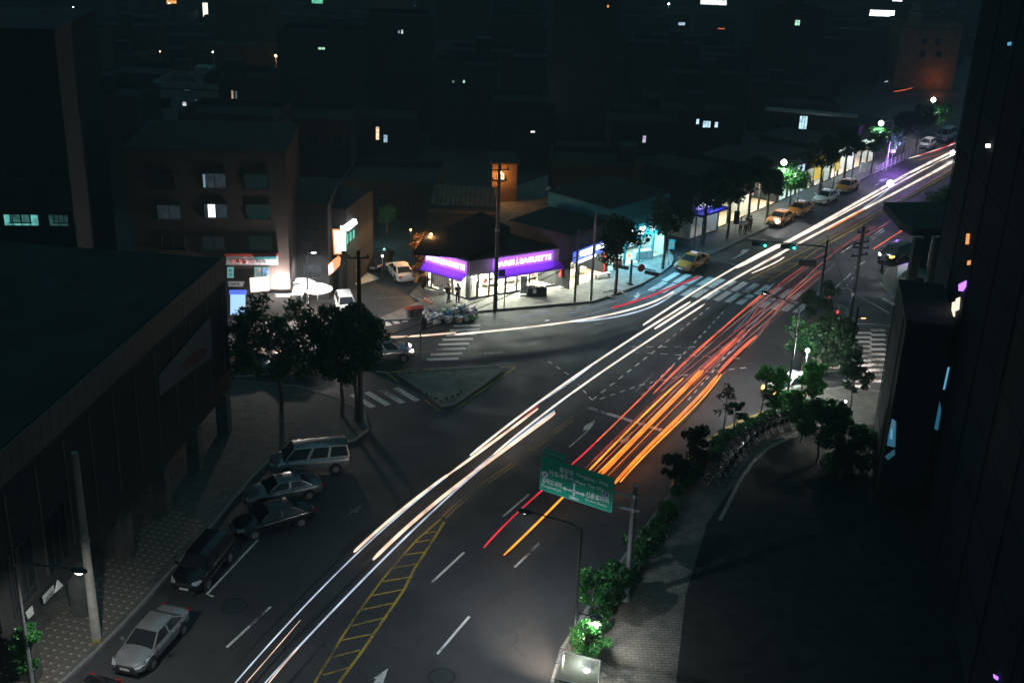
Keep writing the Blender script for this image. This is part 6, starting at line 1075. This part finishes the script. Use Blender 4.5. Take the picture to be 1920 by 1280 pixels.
streak('thin blue arc over the kerb lane, nearest the shops', [(1060, 591), (1110, 577), (1187, 554), (1240, 539)], 2.2, 'icyd'); streak('thin blue arc beside the red one', [(1062, 600), (1110, 588), (1147, 577), (1240, 546)], 2, 'icyd'); streak('red arc along the kerb lane', [(1147, 577), (1180, 568), (1213, 557), (1262, 538), (1311, 519)], 5, 'sred2', .8)
streak('faint blue streak over the crosswalk before the bakery', [(960, 598), (1000, 592), (1030, 585)], 2, 'icyd'); streak('tiny white streak on the turning lane', [(1022, 601), (1030, 600)], 2.5, 'icy', .5)
RG = 'red and amber streaks of leaving traffic'
streak('red streak of the leaving lane farthest from the kerb', [(907, 1026), (980, 951), (1018, 918), (1070, 872), (1117, 829)], 4.5, 'sred2', .8, RG); streak('red-orange streak rising past the stop line', [(1117, 829), (1164, 781), (1234, 716), (1262, 685)], 3.8, 'sro', .8, RG)
streak('orange streak reaching lowest down the lane', [(945, 1040), (1053, 932), (1105, 881), (1164, 824), (1218, 764), (1281, 709)], 5, 'syo', .8, RG); streak('thick amber streak beginning under the sign board', [(1128, 888), (1187, 826), (1258, 755), (1318, 695)], 10, 'sor', .8, RG); streak('amber core beside the thick one', [(1120, 888), (1180, 828), (1250, 757), (1312, 694)], 3, 'syo', .85, RG)
streak('thickest amber streak, nearest the kerb', [(1153, 905), (1200, 854), (1246, 807), (1293, 762), (1345, 704)], 8, 'sor', .8, RG); streak('bright amber edge of the thickest streak', [(1163, 903), (1210, 853), (1256, 806), (1300, 765), (1352, 702)], 4, 'syo', .85, RG)
streak('dim red streak in the middle of the leaving lanes', [(1080, 892), (1140, 838), (1225, 752)], 3, 'spd', .8, RG); streak('dim violet-red streak between the amber pair', [(1150, 885), (1200, 835), (1250, 790)], 2, 'spd', .8, RG)
streak('red streak crossing the junction, first of the upper fan', [(1225, 737), (1262, 700), (1305, 663), (1349, 619), (1385, 590), (1427, 553)], 3.5, 'sro', .8, RG); streak('rose streak of the upper fan', [(1238, 735), (1310, 668), (1396, 618), (1440, 572)], 2.5, 'spk', .8, RG)
streak('rose streak low in the upper fan', [(1255, 742), (1300, 698), (1340, 668), (1396, 620)], 5, 'spk', .8, RG); streak('red band of the upper fan above the thick amber one', [(1318, 692), (1360, 654), (1392, 620)], 6, 'sro', .75, RG); streak('broad orange-red band nearest the young tree', [(1346, 700), (1380, 664), (1418, 630)], 8, 'sro', .75, RG); streak('rose streak in the middle of the fan', [(1290, 722), (1345, 672), (1398, 622)], 2.5, 'spk', .8, RG)
streak('thin rose streak over the broad crosswalk, kerb side', [(1422, 627), (1457, 583), (1494, 536), (1536, 497), (1580, 463), (1640, 425)], 2.4, 'spk', .8, RG); streak('thin rose streak over the broad crosswalk, middle', [(1396, 620), (1427, 573), (1463, 529), (1513, 497), (1560, 466)], 2.2, 'spk', .8, RG); streak('thin dim rose streak through the fan', [(1349, 619), (1400, 575), (1452, 540), (1510, 500)], 1.6, 'spd', .8, RG)
for k, (a_, b_, c_) in enumerate([((1376, 621), (1400, 595), (1423, 569)), ((1429, 554), (1440, 543), (1452, 530)), ((1365, 665), (1400, 625), (1436, 577)), ((1330, 700), (1345, 680), (1360, 662)), ((1450, 590), (1490, 548), (1530, 512)), ((1405, 650), (1430, 620), (1445, 600))]): streak(['white thread lowest by the fan', 'white thread next to the lamp head', 'long pale thread between the red bands', 'short pale thread between the amber bands', 'pale thread over the broad crosswalk', 'pale thread near the young tree'][k], [a_, b_, c_], 1.6, 'sgr' if k > 2 else 'icyd', .65)
for k, P in enumerate([[(1637, 467), (1665, 450), (1687, 434), (1704, 424)], [(1645, 462), (1680, 440)], [(1600, 452), (1640, 432), (1668, 415)], [(1560, 470), (1600, 447), (1640, 420)]]): streak(['coral streak by the black car', 'short rose streak by the black car', 'rose streak on the far leaving lane', 'dim rose streak along the far leaving lane'][k], P, 2.2 if k else 3, ['sro', 'spk', 'spk', 'spd'][k], .8, RG)
streak('red kerbside streak past the small white hatchback', [(1723, 291), (1760, 281), (1790, 266)], 3, 'sred2', .8, RG); streak('pale kerbside streak past the small white hatchback', [(1704, 297), (1748, 284), (1791, 269)], 2.5, 'bright'); streak('tan thread below the kerbside streaks', [(1722, 300), (1760, 290), (1790, 279)], 1.6, 'spk')
streak('tan streak ending above the lower edge', [(457, 1284), (500, 1235), (563, 1162)], 2, 'cream'); streak('pale tan streak beside the inner cool one', [(500, 1284), (555, 1218), (597, 1172)], 3.5, 'cream')
streak('far red streak on the upper hillside street', [(1676, 172), (1695, 169), (1711, 165)], 2, 'sro', .8, RG); streak('far white streak on the upper hillside street', [(1658, 154), (1670, 151)], 2, 'icy')

fan0 = [(1225, 737), (1240, 738), (1255, 742), (1280, 735), (1300, 722), (1322, 706), (1345, 700)]; fan1 = [(1349, 619), (1362, 618), (1380, 619), (1392, 620), (1402, 622), (1410, 626), (1420, 628)]; fan2 = [(1505, 500), (1512, 500), (1520, 502), (1530, 505), (1538, 508), (1545, 506), (1552, 508)]
words = ['nearest the middle lane', 'second from the middle lane', 'third from the middle lane', 'in the very middle of the fan', 'third from the kerb side', 'second from the kerb side', 'nearest the kerb side']
for k in range(7):
    streak('hair-thin red thread of the upper fan, '+words[k], [fan0[k], fan1[k], fan2[k]], 1.5, ['sro', 'spk', 'spd', 'spk', 'sro', 'spk', 'spd'][k], .78, RG)
    if k in (1, 3, 5): streak('hair-thin grey thread of the upper fan, '+words[k], [(fan0[k][0]+8, fan0[k][1]-14), (fan1[k][0]+7, fan1[k][1]-5), (fan2[k][0]+25, fan2[k][1]-15)], 1.3, 'sgr', .66)
for k, (a_, b_) in enumerate([((1112, 884), (1300, 700)), ((1138, 893), (1325, 704)), ((1168, 897), (1362, 694)), ((1095, 880), (1240, 738))]): streak('thin flame red thread between the amber bands, '+['farthest from the kerb', 'under the thick one', 'on the kerb side', 'beside the lowest orange one'][k], [a_, ((a_[0]+b_[0])/2-2, (a_[1]+b_[1])/2+1), b_], 1.8, ['sro', 'sor', 'sro', 'sred2'][k], .8, RG)
# ------------------------------------------------------------------ thin haze volume, added to lift the dark tones of the town
hz_ = MB().box((0, 330, 38.5), (1500, 780, 81)).build('haze', M['dark']); tag(hz_, kind='stuff'); hm_ = bpy.data.materials.new('tone_lift_haze'); hm_.use_nodes = True; n_ = hm_.node_tree; n_.nodes.clear(); o_ = n_.nodes.new('ShaderNodeOutputMaterial'); v_ = n_.nodes.new('ShaderNodeVolumePrincipled')
v_.inputs['Density'].default_value = .0008; v_.inputs['Color'].default_value = (.7, .95, 1, 1); v_.inputs['Anisotropy'].default_value = .2; n_.links.new(v_.outputs[0], o_.inputs['Volume']); hz_.data.materials.clear(); hz_.data.materials.append(hm_)
